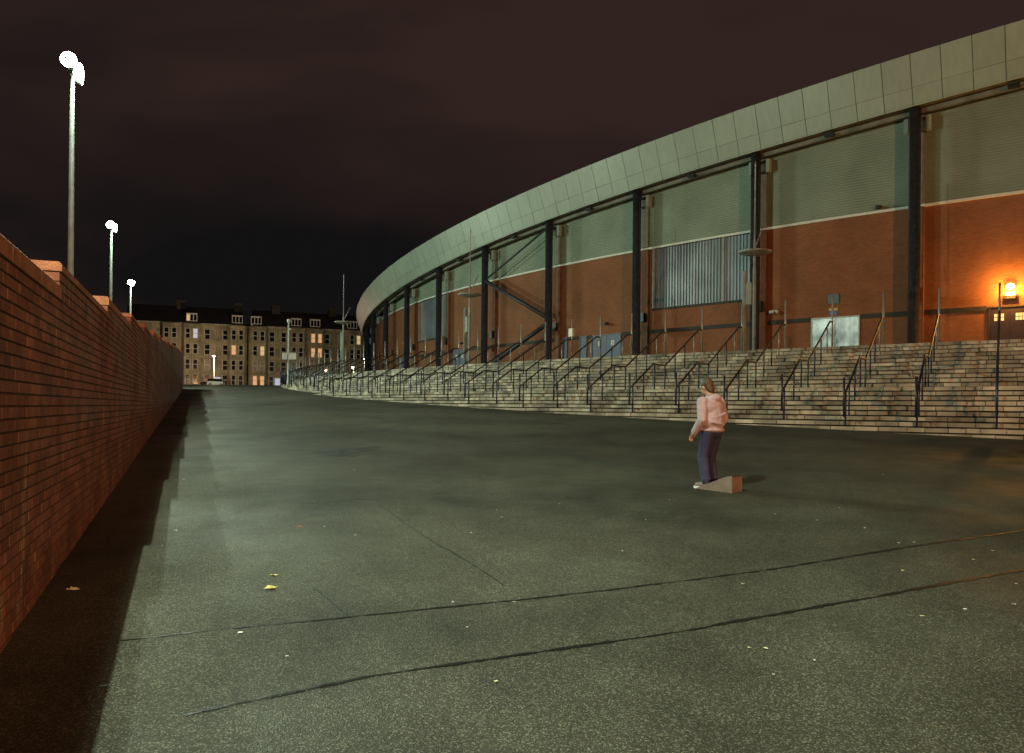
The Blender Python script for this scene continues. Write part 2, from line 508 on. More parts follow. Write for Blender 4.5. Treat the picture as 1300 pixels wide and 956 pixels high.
# tyre scuffs and a wet patch in the middle of the yard
for k, pl in enumerate(([(404, 575), (418, 571), (436, 569.5), (455, 570), (474, 567.5), (482, 568)],
                        [(410, 578), (428, 575), (446, 574.5), (462, 572), (476, 570.5)],
                        [(420, 580), (436, 578), (447, 579.5), (456, 577)],
                        [(412, 574), (424, 573.2), (437, 572)])):
    strip('scuff_mark', pl, (0.10, 0.30, 0.16, 0.35)[k], (0.30, 0.10, 0.06, 0.12)[k], M['oil'], jit=0.35, parent=ground, lift=0.004 + 0.0015 * k)

# ------------------------------------------------------------------ brick boundary wall
WD = Vector((-0.3714, 0.9285, 0))     # along the wall, away from the camera
WN = Vector((0.9285, 0.3714, 0))      # towards the yard
W0 = Vector((-1.085, 0, 0))
S0, S1, SEC = -11.1, 66.5, 3.554
THICK = 0.29
ROW, BL, GAP, VGAP = 0.0755, 0.225, 0.011, 0.005
def wpt(s, n, z):
    p = W0 + WD * s + WN * n
    return Vector((p.x, p.y, z))
sections = []
s = 6.68 - SEC * 5
k = -5
while s < S1:
    sections.append((s, min(s + SEC, S1), 2.535 + 0.181 * k + 0.181))
    s += SEC; k += 1

def build_wall():
    root = thing('brick_wall', 'long red brown brick boundary wall stepping up beside the yard', 'wall')
    mort, far, stuff = MB(), MB(), MB()
    unit = MB()
    e = 0.003
    # one brick, base corner at the origin, x along the wall, y outwards
    def brick_pts(L, H, D):
        return [(0, 0, 0), (L, 0, 0), (L, D - e, 0), (0, D - e, 0), (0, 0, H), (L, 0, H), (L, D - e, H), (0, D - e, H)]
    L, H, D = BL - VGAP, ROW - GAP, 0.05
    b8 = [(0, 0), (L, 0), (L, H), (0, H)]
    def brick_faces(mb, org, t, L=L):
        q = lambda x, y, z: org + WD * x + WN * y + Vector((0, 0, z))
        o_ = [(0, 0), (L, 0), (L, H), (0, H)]
        i_ = [(e, e), (L - e, e), (L - e, H - e), (e, H - e)]
        mb.face([q(x, D, z) for x, z in i_], None, t)
        for a in range(4):
            b = (a + 1) % 4
            mb.face([q(o_[a][0], D - e, o_[a][1]), q(o_[b][0], D - e, o_[b][1]), q(i_[b][0], D, i_[b][1]), q(i_[a][0], D, i_[a][1])], None, t)
            mb.face([q(o_[a][0], 0, o_[a][1]), q(o_[b][0], 0, o_[b][1]), q(o_[b][0], D - e, o_[b][1]), q(o_[a][0], D - e, o_[a][1])], None, t)
    brick_faces(unit, Vector((0, 0, 0)), 0.5)
    brick_me = unit.build('brick', M['wall_brick'], root)
    used = False
    FAR_S = 22.0
    cands = []
    for (a, b, top) in sections:
        btop = math.floor((top - 0.05) / ROW) * ROW
        g0 = min(ground_z(0, wpt(a, 0, 0).y), ground_z(0, wpt(b, 0, 0).y)) - 0.1
        if b > FAR_S and a >= FAR_S - SEC:
            p = [wpt(a, 0, g0), wpt(b, 0, g0), wpt(b, 0, btop), wpt(a, 0, btop)]
            far.face(p, [(a, g0), (b, g0), (b, btop), (a, btop)])
            p2 = [wpt(a, -THICK, g0), wpt(a, -0.02, g0), wpt(a, -0.02, btop), wpt(a, -THICK, btop)]
            q2 = [wpt(b, -THICK, g0), wpt(b, -0.02, g0), wpt(b, -0.02, btop), wpt(b, -THICK, btop)]
            far.face([p2[3], q2[3], q2[0], p2[0]], [(a, btop), (b, btop), (b, g0), (a, g0)])
            far.face([wpt(a, 0, btop), wpt(b, 0, btop), wpt(b, -THICK, btop), wpt(a, -THICK, btop)], [(a, 0), (b, 0), (b, .3), (a, .3)])
            far.face([wpt(a, -THICK, g0), wpt(a, 0, g0), wpt(a, 0, btop), wpt(a, -THICK, btop)], [(0, g0), (.29, g0), (.29, btop), (0, btop)])
            far.face([wpt(b, 0, g0), wpt(b, -THICK, g0), wpt(b, -THICK, btop), wpt(b, 0, btop)], [(0, g0), (.29, g0), (.29, btop), (0, btop)])
            continue
        # mortar core, set back behind the brick faces, end bricks on the step face
        mort.hexa([wpt(a, -THICK, g0), wpt(b, -THICK, g0), wpt(b, -0.008, g0), wpt(a, -0.008, g0),
                   wpt(a, -THICK, btop), wpt(b, -THICK, btop), wpt(b, -0.008, btop), wpt(a, -0.008, btop)])
        r0 = math.floor(g0 / ROW)
        r1 = int(round(btop / ROW))
        for r in range(r0, r1):
            z = r * ROW
            st = (BL / 2) * (r % 2)
            i0 = math.floor((a - st) / BL); i1 = math.ceil((b - st) / BL)
            for i in range(i0, i1):
                bs = st + i * BL
                c0, c1 = max(bs, a), min(bs + L, b)
                if c1 - c0 < 0.03:
                    continue
                gz = ground_z(0, wpt(c0, 0, 0).y)
                if z + H < gz:
                    continue
                cands.append((c0, c1 - c0, z))
        # bricks on the end face that stands above the neighbour in front
        for r in range(r1 - 5, r1):
            z = r * ROW
            for c in range(2):
                q0 = -THICK + c * 0.145 + 0.005
                stuff.hexa([wpt(a - 0.008, q0, z), wpt(a + 0.05, q0, z), wpt(a + 0.05, q0 + 0.135, z), wpt(a - 0.008, q0 + 0.135, z),
                            wpt(a - 0.008, q0, z + H), wpt(a + 0.05, q0, z + H), wpt(a + 0.05, q0 + 0.135, z + H), wpt(a - 0.008, q0 + 0.135, z + H)], random.random())
    vis = [c for c in cands if c[0] > 4.35 and abs(c[1] - L) < 1e-6]
    vis.sort(key=lambda c: c[0])
    singles = set((c[0], c[2]) for c in vis[:299])
    first = True
    rotz = math.atan2(WD.y, WD.x)
    for c in cands:
        jn = random.uniform(-0.0012, 0.0012)
        if (c[0], c[2]) in singles and abs(c[1] - L) < 1e-6:
            o = brick_me if first else brick_me.copy()
            if not first:
                C.objects.link(o)
            first = False
            o.location = wpt(c[0], -D + jn, c[2])
            o.parent = root
        else:
            brick_faces(stuff, wpt(c[0], -D + jn, c[2]), random.random(), c[1])
    mort.build('mortar_core', M['wall_mortar'], root)
    o = stuff.build('brickwork', M['wall_brick'], root); o['kind'] = 'stuff'
    far.build('distant_brickwork', M['wall_far'], root)
    for (a, b, top) in sections:
        btop = math.floor((top - 0.05) / ROW) * ROW
        mb = MB()
        n = 4
        ov = 0.012
        for q in range(n):
            s0, s1 = a + (b - a) * q / n + 0.004, a + (b - a) * (q + 1) / n - 0.004
            if q == 0: s0 = a - 0.012
            ch = 0.02
            lo = [wpt(s0, -THICK - ov, btop), wpt(s1, -THICK - ov, btop), wpt(s1, ov, btop), wpt(s0, ov, btop)]
            md = [wpt(s0, -THICK - ov, top - ch), wpt(s1, -THICK - ov, top - ch), wpt(s1, ov, top - ch), wpt(s0, ov, top - ch)]
            up = [wpt(s0, -THICK - ov + ch, top), wpt(s1, -THICK - ov + ch, top), wpt(s1, ov - ch, top), wpt(s0, ov - ch, top)]
            t = random.random()
            mb.hexa(lo + md, t, skip=(1,)); mb.hexa(md + up, t, skip=(0,))
        mb.build('coping', M['coping'], root)
    return root
wall = build_wall()

# ------------------------------------------------------------------ floodlight posts behind the wall
HEADS = ((-0.25, (0.84, 0.42, -0.10), 0.63, 168), (0.45, (0.88, 0.05, -0.40), 0.12, 150), (1.15, (0.56, -0.60, -0.56), 0.66, 138))
def flood_post(base, top, label, power, heads=HEADS, group='floodlight posts behind the brick wall'):
    root = thing('floodlight_post', label, 'floodlight', group)
    root.location = base
    h = top - base.z
    L_ = lambda mb, name, m, p=root, sm=False: mb.build(name, m, p, sm)
    mb = MB(); mb.lathe((0, 0, 0), [(0.17, 0), (0.17, 0.02), (0.115, 0.03), (0.115, 1.4), (0.095, 1.45), (0.06, h)], 14); L_(mb, 'pole', M['lamp_pole'], sm=True)
    mb = MB(); mb.box((0, 0, 0), 0.42, 0.42, 0.025); L_(mb, 'base_plate', M['lamp_pole'])
    bd = -WD                                            # towards the camera along the wall
    bar0, bar1 = bd * -0.35, bd * 1.45
    mb = MB(); mb.tube([bar0 + Vector((0, 0, h)), bar1 + Vector((0, 0, h))], 0.045, 10); L_(mb, 'cross_arm', M['lamp_pole'], sm=True)
    for off, face, share, cone in heads:
        d = Vector(face).normalized()
        sx = d.cross(Vector((0, 0, 1))).normalized()
        up = sx.cross(d)
        c = bd * off + Vector((0, 0, h + 0.12)) + d * 0.10
        dp, rr = 0.12, 0.23
        head = MB(); head.tube([c - d * 0.20, c - d * 0.16, c - d * 0.02, c + d * dp, c + d * (dp + 0.03)], [0.07, 0.12, 0.19, rr, rr], 18)
        ho = head.build('lamp_head', M['lamp_pole'], root, True)
        g = MB(); g.face([c + d * (dp + 0.034) + (sx * cos(a * math.pi / 10) + up * sin(a * math.pi / 10)) * (rr - 0.015) for a in range(20)])
        g.build('lamp_glass', M['flood_glass'], ho)
        lamp('flood_light', 'SPOT', c + d * (dp + 0.22) - Vector((0, 0, 0.12)), power * share, FLOOD_COL, root, 0.045, d, cone)
        br = MB(); br.tube([bd * off + Vector((0, 0, h)), c - d * 0.15], 0.025, 6); br.build('bracket', M['lamp_pole'], ho)
    lamp('added_spill', 'POINT', WN * 0.5 + bd * 0.5 + Vector((0, 0, h - 0.15)), power * 0.02, FLOOD_COL, root, 0.15)  # extra point light added to whiten the pole top, like spill from the heads
    return root

for (x, y, Y, lb) in ((92, 97, 23.9, 'tall lit floodlight post rising just behind the first raised brick step'),
                      (141.5, 291, 44.8, 'lit floodlight post in the middle of the row behind the brick wall'),
                      (166, 361, 65.0, 'lit floodlight post at the far end of the brick wall')):
    p = at(x, y, Y)
    if Y > 50: p.x -= 0.0
    flood_post(Vector((p.x, p.y, ground_z(p.x, p.y))), p.z, lb, FLOOD_W * (0.9 if Y > 50 else 1.0))
flood_post(Vector((-4.85, 3.1, ground_z(0, 3.1))), 11.6, 'floodlight post behind the wall abreast of the viewer', FLOOD_W,
           ((-0.25, (0.60, 0.40, -0.70), 0.06, 120), (0.45, (0.20, 0.27, -0.94), 0.92, 98), (1.15, (0.66, -0.48, -0.58), 0.03, 120)))

# ------------------------------------------------------------------ stadium geometry
CX, CY, RR = 85.269, 116.804, 104.165
TH0, BAY = -129.62, 4.14
def pol(th, off, z):
    a = rad(th)
    return Vector((CX + (RR + off) * cos(a), CY + (RR + off) * sin(a), z))
def er(th): return Vector((cos(rad(th)), sin(rad(th)), 0))
def et(th): return Vector((-sin(rad(th)), cos(rad(th)), 0))
def z_fb(th): return EYE + 13.72 + 0.1155 * (th - TH0)
def z_ft(th): return EYE + 15.80 + 0.1155 * (th - TH0)
PLAT = 4.0
ZTRIM = 11.1
col_th = [TH0 + BAY * 3 - BAY * k for k in range(0, 17)]     # first three beyond the right edge

def arc_quads(mb, th0, th1, off0, z0, off1, z1, n=6, t=0.5):
    fz0 = z0 if callable(z0) else (lambda th: z0)
    fz1 = z1 if callable(z1) else (lambda th: z1)
    for i in range(n):
        a, b = th0 + (th1 - th0) * i / n, th0 + (th1 - th0) * (i + 1) / n
        P = [pol(a, off0, fz0(a)), pol(b, off0, fz0(b)), pol(b, off1, fz1(b)), pol(a, off1, fz1(a))]
        k = RR * math.pi / 180
        mb.face(P, [(-a * k, P[0].z), (-b * k, P[1].z), (-b * k, P[2].z + (off1 - off0)), (-a * k, P[3].z + (off1 - off0))], t)

def abox(mb, th0, th1, o0, o1, z0, z1, n=6, t=0.5):
    arc_quads(mb, th0, th1, o1, z0, o1, z1, n, t)
    arc_quads(mb, th1, th0, o0, z0, o0, z1, n, t)
    arc_quads(mb, th0, th1, o1, z1, o0, z1, n, t)
    arc_quads(mb, th0, th1, o0, z0, o1, z0, n, t)
    g = lambda z, th: z(th) if callable(z) else z
    for th in (th0, th1):
        mb.face([pol(th, o0, g(z0, th)), pol(th, o1, g(z0, th)), pol(th, o1, g(z1, th)), pol(th, o0, g(z1, th))], None, t)

stad = thing('stadium', 'curved stadium stand with orange brick, pale green cladding and sloping roof fascia', 'stadium')
GLAZED = {}
def bay_range(k): return col_th[k], col_th[k + 1]
for k in range(len(col_th) - 1):
    a, b = bay_range(k)
    glazed = k in (0, 4, 8, 12)
    mb = MB()
    if glazed:
        arc_quads(mb, a, b, 0, PLAT - 0.2, 0, 7.55, 8)
        arc_quads(mb, a, a + (b - a) * 0.055, 0, 7.55, 0, ZTRIM, 1)
        arc_quads(mb, b - (b - a) * 0.055, b, 0, 7.55, 0, ZTRIM, 1)
    else:
        arc_quads(mb, a, b, 0, PLAT - 0.2, 0, ZTRIM, 8)
    mb.build('brick_bay', M['stad_brick'], stad)
    # horizontally ribbed cladding above
    mb = MB()
    pitch, dep = 0.13, 0.028
    ztop = lambda th: z_fb(th) + 0.30
    n = 7
    for i in range(n):
        t0, t1 = a + (b - a) * i / n, a + (b - a) * (i + 1) / n
        z = ZTRIM + 0.1
        top = min(ztop(t0), ztop(t1))
        while z < top:
            for (za, oa, zb, ob) in ((0, 0.03, 0.055, 0.03), (0.055, 0.03, 0.068, 0.03 + dep), (0.068, 0.03 + dep, 0.117, 0.03 + dep), (0.117, 0.03 + dep, 0.13, 0.03)):
                mb.face([pol(t0, oa, z + za), pol(t1, oa, z + za), pol(t1, ob, z + zb), pol(t0, ob, z + zb)])
            z += pitch
    mb.build('cladding_sheet', M['clad'], stad)
    mb = MB(); abox(mb, a, b, 0.003, 0.10, ZTRIM - 0.02, ZTRIM + 0.10, 6); mb.build('trim_strip', M['trim'], stad)
    mb = MB(); arc_quads(mb, a, b, -0.3, lambda th: z_fb(th) + 0.25, 1.55, lambda th: z_fb(th) + 0.06, 6); mb.build('soffit', M['soffit'], stad)
    mb = MB(); abox(mb, a, b, 0.55, 0.75, lambda th: z_fb(th) - 0.12, lambda th: z_fb(th) + 0.10, 6); mb.build('eaves_beam', M['soffit'], stad)
    if glazed:
        g0, g1 = a + (b - a) * 0.05, b - (b - a) * 0.05
        mb = MB()
        nr = 34
        for i in range(nr):
            t0 = g0 + (g1 - g0) * i / nr
            dt = (g1 - g0) / nr
            for (ta, oa, tb, ob) in ((0, -0.20, 0.45, -0.20), (0.45, -0.20, 0.55, -0.13), (0.55, -0.13, 0.9, -0.13), (0.9, -0.13, 1.0, -0.20)):
                mb.face([pol(t0 + dt * ta, oa, 7.55), pol(t0 + dt * tb, ob, 7.55), pol(t0 + dt * tb, ob, ZTRIM), pol(t0 + dt * ta, oa, ZTRIM)])
        sh = mb.build('ribbed_screen', M['ribbed'], stad)
        mb = MB()
        abox(mb, a + (b - a) * 0.05, b - (b - a) * 0.05, -0.22, 0.05, 7.43, 7.55, 6)
        mb.build('sill', M['band'], sh)
        for th in (g0 + (g1 - g0) * 0.30,):
            mb = MB(); abox(mb, th - 0.03, th + 0.03, -0.12, -0.02, 7.552, ZTRIM - 0.025, 1); mb.build('mullion', M['galv'], sh)
        for th, m_ in ((a + (b - a) * 0.07, 'galv'), (b - (b - a) * 0.07, 'galv')):
            mb = MB(); abox(mb, th - 0.05, th + 0.05, -0.19, 0.04, 7.552, ZTRIM - 0.025, 1); mb.build('jamb', M[m_], sh)

# dark string course at door head height, broken at the doors
DOORS = [(-127.20, -128.08, 'dark'), (-131.05, -132.35, 'steel'), (-138.97, -140.33, 'double'), (-140.58, -140.95, 'single'), (-141.60, -142.0, 'single'),
         (-148.6, -149.9, 'double'), (-156.4, -157.5, 'single')]
edges = [-117.5] + sorted([d[0] for d in DOORS] , reverse=True)
cur = -117.4
for d0, d1, kind in DOORS:
    if cur - d0 > 0.15:
        mb = MB(); abox(mb, cur, d0 + 0.04, 0.003, 0.05, 6.08, 6.30, max(1, int(cur - d0) * 2)); mb.build('string_course', M['band'], stad)
    cur = d1 - 0.04
mb = MB(); abox(mb, cur, -180, 0.003, 0.05, 6.08, 6.30, 40); mb.build('string_course', M['band'], stad)

def facade_box(name, m, parent, th0, th1, o0, o1, z0, z1, n=2):
    mb = MB(); abox(mb, th0, th1, o0, o1, z0, z1, n); return mb.build(name, m, parent)
for d0, d1, kind in DOORS:
    mname = {'dark': 'door_dark', 'steel': 'steel', 'double': 'door_blue', 'single': 'door_blue'}[kind]
    w = d0 - d1
    dr = facade_box('door', M[mname], stad, d0 - 0.03, d1 + 0.03, -0.02, 0.035, PLAT + 0.01, 6.20)
    fr = MB()
    abox(fr, d0, d0 - 0.03, 0.002, 0.075, PLAT, 6.26, 1); abox(fr, d1 + 0.03, d1, 0.002, 0.075, PLAT, 6.26, 1); abox(fr, d0 - 0.03, d1 + 0.03, 0.002, 0.075, 6.2, 6.26, 2)
    fr.build('frame', M['band'] if kind == 'dark' else M['galv'] if kind == 'steel' else M['door_blue'], dr)
    mid = (d0 + d1) / 2
    if kind != 'single':
        facade_box('leaf_joint', M['black'], dr, mid + 0.008, mid - 0.008, 0.034, 0.039, PLAT + 0.02, 6.19, 1)
        facade_box('kick_plate', M['galv'], dr, d0 - 0.06, d1 + 0.06, 0.036, 0.041, PLAT + 0.03, PLAT + 0.25, 2)
    if kind == 'double':
        for th in (mid + w * 0.22, mid - w * 0.22):
            facade_box('notice', M['paper'], dr, th + 0.075, th - 0.075, 0.036, 0.044, 5.55, 5.86, 1)
            mb = MB()
            for q in range(4):
                abox(mb, th + 0.055, th - 0.045 + 0.012 * (q % 2), 0.0445, 0.0465, 5.60 + q * 0.06, 5.625 + q * 0.06, 1)
            mb.build('notice_print', M['sign_blue'], dr)
    if kind == 'dark':
        for th in (mid + w * 0.25, mid - w * 0.25):
            facade_box('pane', M['lit_pane'], dr, th + 0.10, th - 0.10, 0.036, 0.042, 5.62, 5.92, 1)
            mb = MB()
            for q in (-0.035, 0.035):
                abox(mb, th + q + 0.006, th + q - 0.006, 0.043, 0.05, 5.62, 5.92, 1)
            abox(mb, th + 0.10, th - 0.10, 0.0435, 0.049, 5.76, 5.785, 1)
            mb.build('glazing_bar', M['door_dark'], dr)
    if kind == 'steel':
        for th in (mid + 0.05, mid - 0.05):
            mb = MB(); mb.tube([pol(th, 0.036, 4.95), pol(th, 0.08, 4.95), pol(th, 0.08, 5.2), pol(th, 0.036, 5.2)], 0.012, 6); mb.build('handle', M['galv'], dr)

# columns, casings behind them, head brackets
for k, th in enumerate(col_th):
    zt = z_fb(th) + 0.05
    c = pol(th, 1.0, 0)
    mb = MB(); mb.lathe((c.x, c.y, PLAT), [(0.42, 0), (0.42, 0.03), (0.25, 0.032), (0.25, zt - PLAT)], 18)
    co = mb.build('column', M['navy'], stad, True)
    co.data.polygons.foreach_set('use_smooth', [len(p.vertices) == 4 for p in co.data.polygons])
    for sg in (-1, 1):
        mb = MB(); abox(mb, th + sg * 0.26 + 0.05, th + sg * 0.26 - 0.05, 0.42, 0.68, zt - 0.95, zt - 0.28, 1); mb.build('gusset', M['fascia'], co)
    mb = MB(); abox(mb, th + 0.12, th - 0.12, 0.005, 0.26, ZTRIM + 0.11, zt - 0.8, 1); mb.build('pilaster', M['pipe'], stad)
    mb = MB(); abox(mb, th + 0.12, th - 0.12, 0.005, 0.22, PLAT, ZTRIM - 0.03, 1); mb.build('casing', M['pipe_brown'], stad)
    mb = MB(); abox(mb, th + 0.16, th - 0.16, 0.005, 0.40, zt - 0.8, zt - 0.15, 1); mb.build('bracket', M['trim'] if False else M['pipe'], stad)
    mb = MB(); mb.tube([pol(th, 0.35, zt - 0.35), pol(th, 1.0, zt - 0.35)], 0.09, 8); mb.build('strut', M['navy'], stad)
    mb = MB(); mb.obox(pol(th - 0.06, 0.30, 7.05), er(th) * 0.10, et(th) * 0.17, Vector((0, 0, 0.27))); mb.build('junction_box', M['black'], stad)
    if k < len(col_th) - 1:
        thm = th - BAY / 2
        mb = MB(); mb.obox(pol(thm, 1.05, z_fb(thm) - 0.10), er(thm) * 0.14, et(thm) * 0.22, Vector((0, 0, 0.07))); mb.build('soffit_fitting', M['black'], stad)

# diagonal braces in one bay
ta, tb = col_th[6], col_th[7]
za = z_fb(ta) - 0.25
node = pol(tb, 1.0, 11.0)
for (p, q, r) in ((pol(ta, 1.0, za), node, 0.07), (node, pol(ta, 1.0, 7.55), 0.15), (pol(ta, 1.0, 7.25), pol(tb, 1.0, 4.4), 0.15)):
    mb = MB(); mb.tube([p, q], r, 10); mb.build('brace', M['brace'], stad, True)

# leaning fascia, panel by panel
PA = 0.645
OB, OT = 1.5, 2.25
th = -118.0
mbk = MB()
while th > -181:
    a, b = th - 0.007, th - PA + 0.007
    fm = 0.36
    for (f0, f1) in ((0.0, fm - 0.003), (fm + 0.003, 1.0)):
        mb = MB()
        jo = random.uniform(-0.006, 0.006)
        P = []
        for o_in in (-0.03, 0.0):
            for f_ in (f0, f1):
                for t_ in (a, b):
                    P.append(pol(t_, OB + (OT - OB) * f_ + o_in + jo, z_fb(t_) + (z_ft(t_) - z_fb(t_)) * f_))
        mb.hexa([P[0], P[1], P[5], P[4], P[2], P[3], P[7], P[6]], random.random())
        mb.build('fascia_panel', M['fascia'], stad)
    th -= PA
arc_quads(mbk, -118, -181, OB - 0.045, lambda t: z_fb(t) + 0.01, OT - 0.045, lambda t: z_ft(t) - 0.01, 90)
mbk.build('fascia_backing', M['backing'], stad)
mb = MB(); arc_quads(mb, -118, -181, OT - 0.02, lambda t: z_ft(t) + 0.0, -14, lambda t: z_ft(t) + 0.9, 60); mb.build('roof', M['backing'], stad)
mb = MB(); arc_quads(mb, -118, -181, -0.35, PLAT - 0.2, -0.35, lambda t: z_fb(t) + 0.3, 60); mb.build('inner_wall', M['backing'], stad)

# ------------------------------------------------------------------ concourse and stone steps
EDGE, TREAD, RISE, N_UP, LAND = 10.0, 0.29, 0.15, 11, 1.2
def step_off(i):           # offset of the riser face of step i (i=1 is the concourse edge)
    if i <= N_UP: return EDGE + TREAD * (i - 1)
    return EDGE + TREAD * (N_UP - 1) + LAND + TREAD * (i - N_UP - 1)
def step_z(i): return PLAT - RISE * (i - 1)     # top of the block that riser i faces
STH0, STH1 = -119.0, -167.5
mb = MB(); arc_quads(mb, -118, -181, 0.0, PLAT, EDGE - 0.35, PLAT, 70)
o = mb.build('concourse', M['paving'], None); o['kind'] = 'structure'
stairs = thing('stone_steps', 'broad curved flight of worn pale stone steps below the stadium', 'steps')
core = MB()
for i in range(1, 24):
    zt = step_z(i)
    o1 = step_off(i)
    o0 = EDGE - 0.35 if i == 1 else step_off(i - 1) - 0.06
    mb = MB()
    th = STH0 - random.uniform(0, 0.4)
    any_ = False
    lo_th = None
    while th > STH1:
        w = random.uniform(0.15, 0.36)
        a, b = th - 0.004, th - w + 0.004
        th -= w
        f = pol((a + b) / 2, o1, 0)
        gz = max(ground_z(0, pol(a, o1, 0).y), ground_z(0, pol(b, o1, 0).y))
        if zt < min(ground_z(0, pol(a, o1, 0).y), ground_z(0, pol(b, o1, 0).y)) - 0.02:
            continue
        any_ = True
        jo, jz = random.uniform(-0.012, 0.012), random.uniform(-0.006, 0.006)
        zb = zt - RISE + 0.042
        ch = 0.012
        A = [pol(a, o0, zb), pol(a, o1 + jo, zb), pol(b, o1 + jo + random.uniform(-.006, .006), zb), pol(b, o0, zb)]
        Bm = [Vector((p.x, p.y, zt - ch + jz)) for p in A]
        T = [pol(a, o0, zt + jz), pol(a, o1 + jo - ch, zt + jz), pol(b, o1 + jo - ch, zt + jz), pol(b, o0, zt + jz)]
        t = random.random()
        mb.hexa(A + Bm, t, skip=(1,)); mb.hexa(Bm + T, t, skip=(0,))
    if any_:
        mb.build('step', M['stone'], stairs)
    # recessed joint under the blocks
    arc_quads(core, STH0, STH1, o1 - 0.05, zt - RISE - 0.02, o1 - 0.05, zt - 0.03, 60)
core.build('step_joints', M['step_core'], stairs)
mb = MB(); mb.face([pol(STH1, EDGE - 0.35, PLAT), pol(STH1, EDGE + 9, 0.5), pol(STH1, EDGE - 0.35, 0.5)]); mb.build('end_face', M['stone'], stairs)

# ------------------------------------------------------------------ handrails on the steps
def last_step(th):
    n = 1
    for i in range(2, 24):
        if step_z(i) > ground_z(0, pol(th, step_off(i), 0).y) + 0.05:
            n = i
    return n

ordinal = ['first', 'second', 'third', 'fourth', 'fifth', 'sixth', 'seventh', 'eighth', 'ninth', 'tenth', 'eleventh', 'twelfth', 'thirteenth', 'fourteenth',
           'fifteenth', 'sixteenth', 'seventeenth', 'eighteenth', 'nineteenth', 'twentieth', 'twenty first', 'twenty second', 'twenty third', 'twenty fourth',
           'twenty fifth', 'twenty sixth', 'twenty seventh', 'twenty eighth', 'twenty ninth', 'thirtieth', 'thirty first', 'thirty second', 'thirty third',
           'thirty fourth', 'thirty fifth', 'thirty sixth', 'thirty seventh', 'thirty eighth', 'thirty ninth', 'fortieth', 'forty first', 'forty second', 'forty third', 'forty fourth']
def handrail(th, k):
    root = thing('handrail', ordinal[k] + ' dark blue handrail on the steps, counting from the lamp lit dark doors', 'handrail', 'handrails down the stone steps')
    n = last_step(th)
    HR = 0.95
    def surf(i): return step_z(i + 1)     # surface of the tread in front of riser i
    th_top = th
    P = lambda off, z: pol(th_top + 0.30 * (off - 9.7) / 6.8, off, z)
    pts = [(9.72, PLAT + HR), (EDGE, PLAT + HR)]
    if n >= N_UP + 1:
        zl = step_z(N_UP + 1)
        pts += [(step_off(N_UP) + 0.15, zl + HR), (step_off(N_UP + 1) - 0.05, zl + HR)]
        m = max(n - 1, N_UP + 1)
        off_e = step_off(m) + 0.30; ze = step_z(m) - RISE + HR - 0.06
        pts += [(off_e, ze)]
    else:
        m = max(n - 1, 2)
        off_e = step_off(m) + 0.30; ze = step_z(m) - RISE + HR - 0.06
        pts += [(off_e, ze)]
    mb = MB(); mb.tube([P(*p) for p in pts], 0.034, 8); rl = mb.build('rail', M['rail'], root, True)
    gz = ground_z(0, P(off_e, 0).y)
    zb = max(step_z(m) - RISE, gz)
    mb = MB(); mb.tube([P(off_e, ze), P(off_e, zb + 0.30), P(off_e - 0.24, zb + 0.30)], 0.026, 6); mb.build('end_loop', M['post'], root, True)
    mb = MB(); mb.tube([P(off_e - 0.24, ze + 0.10), P(off_e - 0.24, zb - 0.03)], 0.030, 6); mb.build('post', M['post'], root, True)
    mb = MB(); mb.tube([P(off_e, zb + 0.28), P(off_e, zb + 1.42)], 0.034, 8); mb.build('tall_post', M['post'], root, True)
    mb = MB(); mb.tube([P(9.72, PLAT + HR), P(9.72, PLAT + 0.45), P(9.84, PLAT + 0.45)], 0.02, 6); mb.build('end_loop', M['galv'], root, True)
    mb = MB(); mb.tube([P(9.66, PLAT), P(9.66, PLAT + 1.93)], 0.036, 8); mb.build('tall_post', M['galv'], root, True)
    # ordinary posts
    offs = [EDGE + 0.45 + 0.87 * q for q in range(12)]
    for of in offs:
        if of > off_e - 0.5: break
        # rail height by interpolation
        zr = None
        for (a0, z0), (a1, z1) in zip(pts[:-1], pts[1:]):
            if a0 <= of <= a1: zr = z0 + (z1 - z0) * (of - a0) / (a1 - a0)
        if zr is None: continue
        zs = PLAT
        for i in range(1, 24):
            if step_off(i) <= of: zs = step_z(i + 1)
        mb = MB(); mb.tube([P(of, zs - 0.01), P(of, zr)], 0.026, 6); mb.build('post', M['post'] if of > 11 else M['galv'], root, True)
    settle(root)
    return root
RTH = [-127.33 - 0.904 * k for k in range(-1, 44)]
for k, th in enumerate(RTH[1:]):
    if th > STH1 + 0.4:
        handrail(th, k)

# ------------------------------------------------------------------ masts with saucer reflectors on the concourse
def mast(th, label):
    root = thing('lamp_mast', label, 'mast', 'unlit masts with saucers on the concourse')
    c = pol(th, 9.0, PLAT)
    mb = MB(); mb.lathe(c, [(0.16, 0), (0.16, 0.03), (0.075, 0.035), (0.075, 3.4), (0.06, 3.42), (0.055, 4.6), (0.035, 4.62), (0.022, 7.6), (0.03, 7.62), (0.03, 7.75), (0.01, 7.85)], 12); mb.build('pole', M['galv'], root, True)
    mb = MB(); mb.lathe(c + Vector((0, 0, 3.92)), [(0.06, 0), (0.30, 0.04), (0.62, 0.13), (0.70, 0.18), (0.66, 0.21), (0.30, 0.24), (0.06, 0.26)], 24); mb.build('saucer', M['galv'], root, True)
    mb = MB(); mb.tube([c + Vector((0, 0, 4.2)) , c + er(th) * -0.35 + Vector((0.2, 0, 5.3))], 0.025, 6); mb.build('stay', M['galv'], root, True)
    side = et(th) * -0.42
    mb = MB(); mb.lathe(c + side, [(0.16, 0), (0.16, 0.03), (0.10, 0.035), (0.10, 3.35), (0.02, 3.4)], 12); mb.build('short_pole', M['galv'], root, True)
    mb = MB(); mb.obox(c + side * 0.5 + Vector((0, 0, 2.4)), side.normalized() * 0.12, er(th) * 0.09, Vector((0, 0, 0.45))); mb.build('gear_box', M['pipe'], root)
    settle(root)
